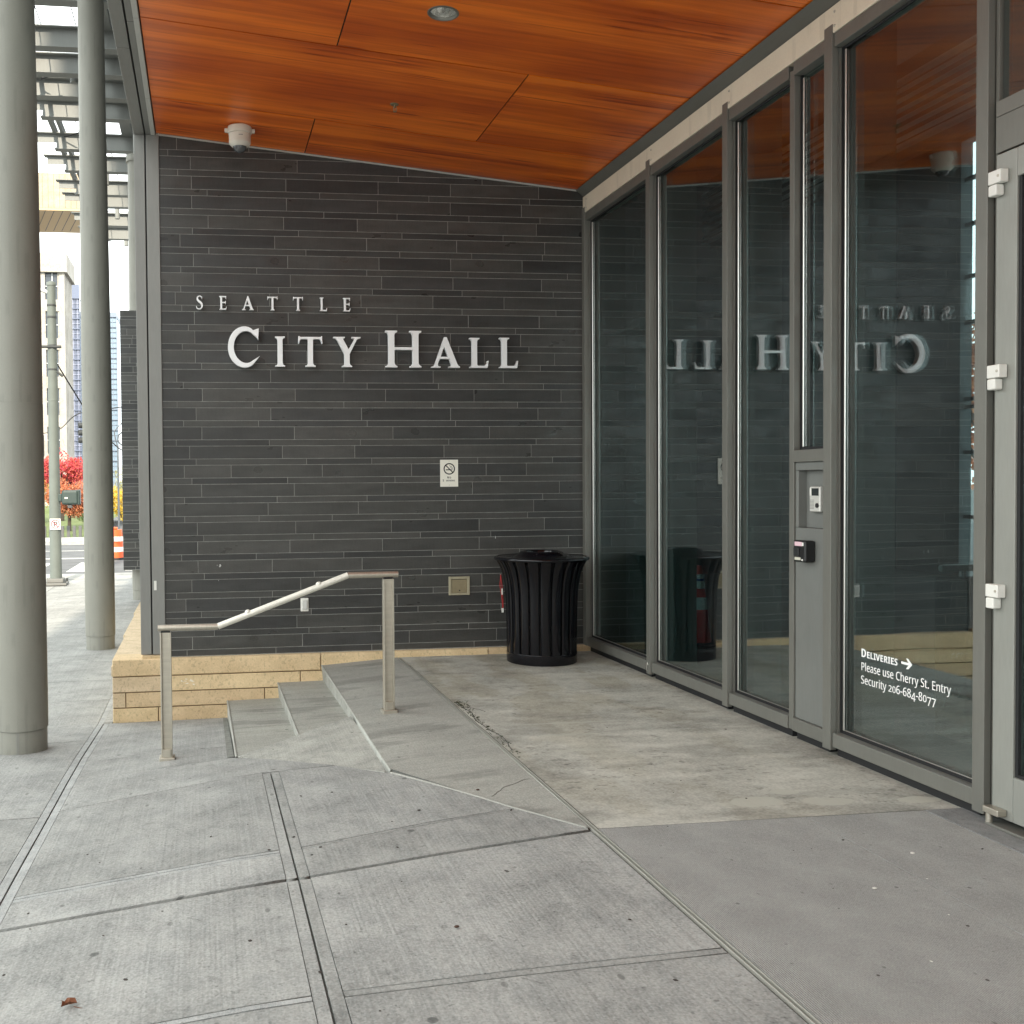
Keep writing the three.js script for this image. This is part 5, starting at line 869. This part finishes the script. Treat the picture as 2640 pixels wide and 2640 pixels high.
tower('stone_tower', 'pale limestone office tower with a cornice beyond the signal pole', -19, -13.66, 19.85, -70, 4.6, lime, glassDk, 3, 5, { frame: 0.42, sp: 0.3, top: 1.4, lip: 0.25, side: true, bars: mul, y0: 4 });
tower('dark_tower', 'narrow dark blue glass tower behind the limestone tower', -19.2, -17.2, 25.4, -110, 10, glassNv, glassNv, 4, 18, { frame: 0.05, sp: 0.1, top: 1.6, bars: mat(0.25, 0.27, 0.36, 0.4) });
tower('blue_tower', 'tall pale blue glass tower far down the street', -19, -13.9, 24, -120, 12, mat(0.16, 0.2, 0.26, 0.5), glassBl, 5, 16, { frame: 0.1, sp: 0.1, top: 0.6, bars: mat(0.2, 0.24, 0.3, 0.5) });
{
  const t = thing('upper_facade', 'pale windowed upper storeys of the civic building seen through the steel canopy', 'building');
  const wm = mat(0.36, 0.36, 0.34, 0.7), gl = phys(0.16, 0.24, 0.25, 0.1), bar = mat(0.04, 0.04, 0.045, 0.6);
  mesh('wall', box(-4.15, -3.71, 9.4, 17, -22, -5.2), mat(0.2, 0.2, 0.195, 0.7), t); mesh('underside', box(-4.3, -3.71, 9.2, 9.39, -22, -5.2), wm, t);
  for (let k = 0; k < 8; k++) for (let q = 0; q < 3; q++) { const z = -7.2 - k * 1.9, y = 9.9 + q * 2.2; const w = mesh('window', merge(box(-4.24, -4.16, y, y + 0.14, z - 0.7, z + 0.7), box(-4.24, -4.16, y + 1.5, y + 1.64, z - 0.7, z + 0.7), box(-4.24, -4.16, y + 0.141, y + 1.499, z - 0.7, z - 0.56), box(-4.24, -4.16, y + 0.141, y + 1.499, z + 0.56, z + 0.7)), wm, t); mesh('window_pane', box(-4.2, -4.17, y + 0.142, y + 1.498, z - 0.559, z + 0.559), gl, w); mesh('glazing_bar', box(-4.23, -4.205, y + 0.142, y + 1.498, z - 0.02, z + 0.02), bar, w); }
}
{
  const tanM = mat(0.40, 0.33, 0.24, 0.8, { map: rep(T.stone, 0.2, 0.2) }), sof = mat(0.5, 0.36, 0.2, 0.8);
  const t = thing('tan_overhang', 'tan panelled upper storeys projecting on a tall core across the street', 'building', [0, -0.7, 0]);
  for (let i = 0; i < 16; i++) mesh('wall_panel', box(-30.6 + i * 0.73, -29.9 + i * 0.73, 39.3, 43.9, -130.5, -130), tanM, t);
  mesh('soffit', box(-30.6, -18.9, 39.0, 39.29, -142, -130.02), sof, t); mesh('volume', box(-30.6, -18.9, 39.31, 43.8, -142, -130.6), tanM, t); mesh('core', box(-56, -27.2, 0, 43.8, -144, -130.7), tanM, t);
  for (let i = 0; i < 10; i++) { const g = box(-0.04, 0.04, -0.02, 0, -11, 0); g.rotateY(0.25); g.translate(-29.4 + i * 1.13, 39.0, -130.3); mesh('soffit_joint', g, M.gasket, t); }
}
// across the street on the left, mirrored in the glass; and an added, unseen block behind the camera to shade the porch
tower('street_block', 'pale office block across the street facing the porch', -60, -30, 14, -50, 10, mat(0.55, 0.53, 0.49, 0.85), glassDk, 10, 4, { frame: 0.4, sp: 0.35, bars: mul });
{
  const t = thing('shade_block', 'tall unseen block added behind the porch to keep it in shade', 'building');
  mesh('volume', box(-7.9, 30, -0.7, 39, 24, 40), lime, t); mesh('cornice', box(-7.9, 30.4, 39, 39.8, 23.6, 40.4), lime, t);
}

// ---------------------------------------------------------------- litter
{
  const y = ground(-3.871, 5.5) + 0.003, t = thing('fallen_leaf', 'curled orange brown leaf lying on the pavement', 'leaf', [-3.871, y, 5.5]);
  const lm = mat(0.15, 0.05, 0.02, 0.85, { side: THREE.DoubleSide }); const pts = [], tr = []; const n = 11;
  for (let i = 0; i < n; i++) { const a = i / n * Math.PI * 2, r = 0.024 * (i % 2 ? 0.6 : 1) * R(0.8, 1.1); pts.push([Math.cos(a) * r * 1.15, 0.004 + 0.016 * Math.abs(Math.sin(a * 1.5)) + R(0, 0.006), Math.sin(a) * r]); }
  pts.push([0, 0.006, 0]); for (let i = 0; i < n; i++) tr.push([i, n, (i + 1) % n]); mesh('blade', poly(pts, tr), lm, t); mesh('stem', tube([[0.02, 0.004, 0.01], [0.04, 0.003, 0.02], [0.05, 0.002, 0.02]], 0.0012, 5), lm, t);
}
{
  seed = 4242; const pos = []; const add = (x, z, y, s) => { const g = new THREE.IcosahedronGeometry(s, 0); g.scale(R(0.7, 1.8), 0.35, R(0.6, 1.2)); g.rotateY(R(0, 3)); g.translate(x, y + s * 0.15, z); pos.push(g); };
  for (let i = 0; i < 46; i++) { const x = R(-4.2, -1.9), z = R(3.4, 7); add(x, z, ground(x, z), R(0.0025, 0.008)); }
  for (let i = 0; i < 40; i++) add(R(-1.6, -0.1), R(0.6, 7.0), 0.001, R(0.002, 0.006));
  const o = tag(mesh('grit', merge(pos), mat(0.045, 0.035, 0.03, 0.9)), 'scattered dark crumbs and grit on the pavement and landing', 'grit'); o.userData.kind = 'stuff';
  const w = []; for (let i = 0; i < 80; i++) { const u = Math.pow(rnd(), 1.7), z = lerp(1.95, 3.35, u), x = -1.735 + R(0, 0.05) * (u < 0.25 ? 1.7 : 0.7) + 0.0 * u; const h = R(0.006, 0.02), a = R(0, 6.28); w.push(rod([x, 0, z], [x + Math.cos(a) * h, h, z + Math.sin(a) * h * 1.4], 0.0018, 0.0006, 4)); }
  for (let i = 0; i < 44; i++) { const g = new THREE.IcosahedronGeometry(R(0.003, 0.01), 0); const u = Math.pow(rnd(), 2.2); g.scale(1.3, 0.35, 1); g.translate(-1.735 + R(0, 0.05), 0.002, lerp(1.95, 3.4, u)); w.push(g); }
  const v = tag(mesh('weeds', merge(w), mat(0.05, 0.055, 0.03, 0.95)), 'dry weeds and moss growing along the metal strip of the landing', 'weeds'); v.userData.kind = 'stuff';
  const sc = []; for (const [x, z, s] of [[-1.0, 5.35, 0.012], [-0.62, 5.05, 0.014], [-1.2, 5.9, 0.006], [-0.9, 5.6, 0.005], [-0.75, 5.3, 0.005]]) { const g = new THREE.IcosahedronGeometry(s, 0); g.scale(1, 0.15, 0.7); g.rotateY(x * 9); g.translate(x, 0.004, z); sc.push(g); }
  const p = tag(mesh('paper_scraps', merge(sc), M.white), 'tiny white paper scraps on the ribbed mat', 'paper scraps'); p.userData.kind = 'stuff';
}
for (const [x, z, l] of [[-2.58, 5.37, 'small dark brown seed pod on the middle slab'], [-2.09, 3.86, 'dark leaf scrap near the metal strip of the landing']]) {
  const g = new THREE.IcosahedronGeometry(0.008, 1); g.scale(1.2, 0.6, 0.8); g.translate(x, ground(x, z) + 0.008, z); tag(mesh('leaf_scrap', g, mat(0.06, 0.03, 0.02, 0.8)), l, 'leaf scrap');
}

renderer.render(scene, camera);
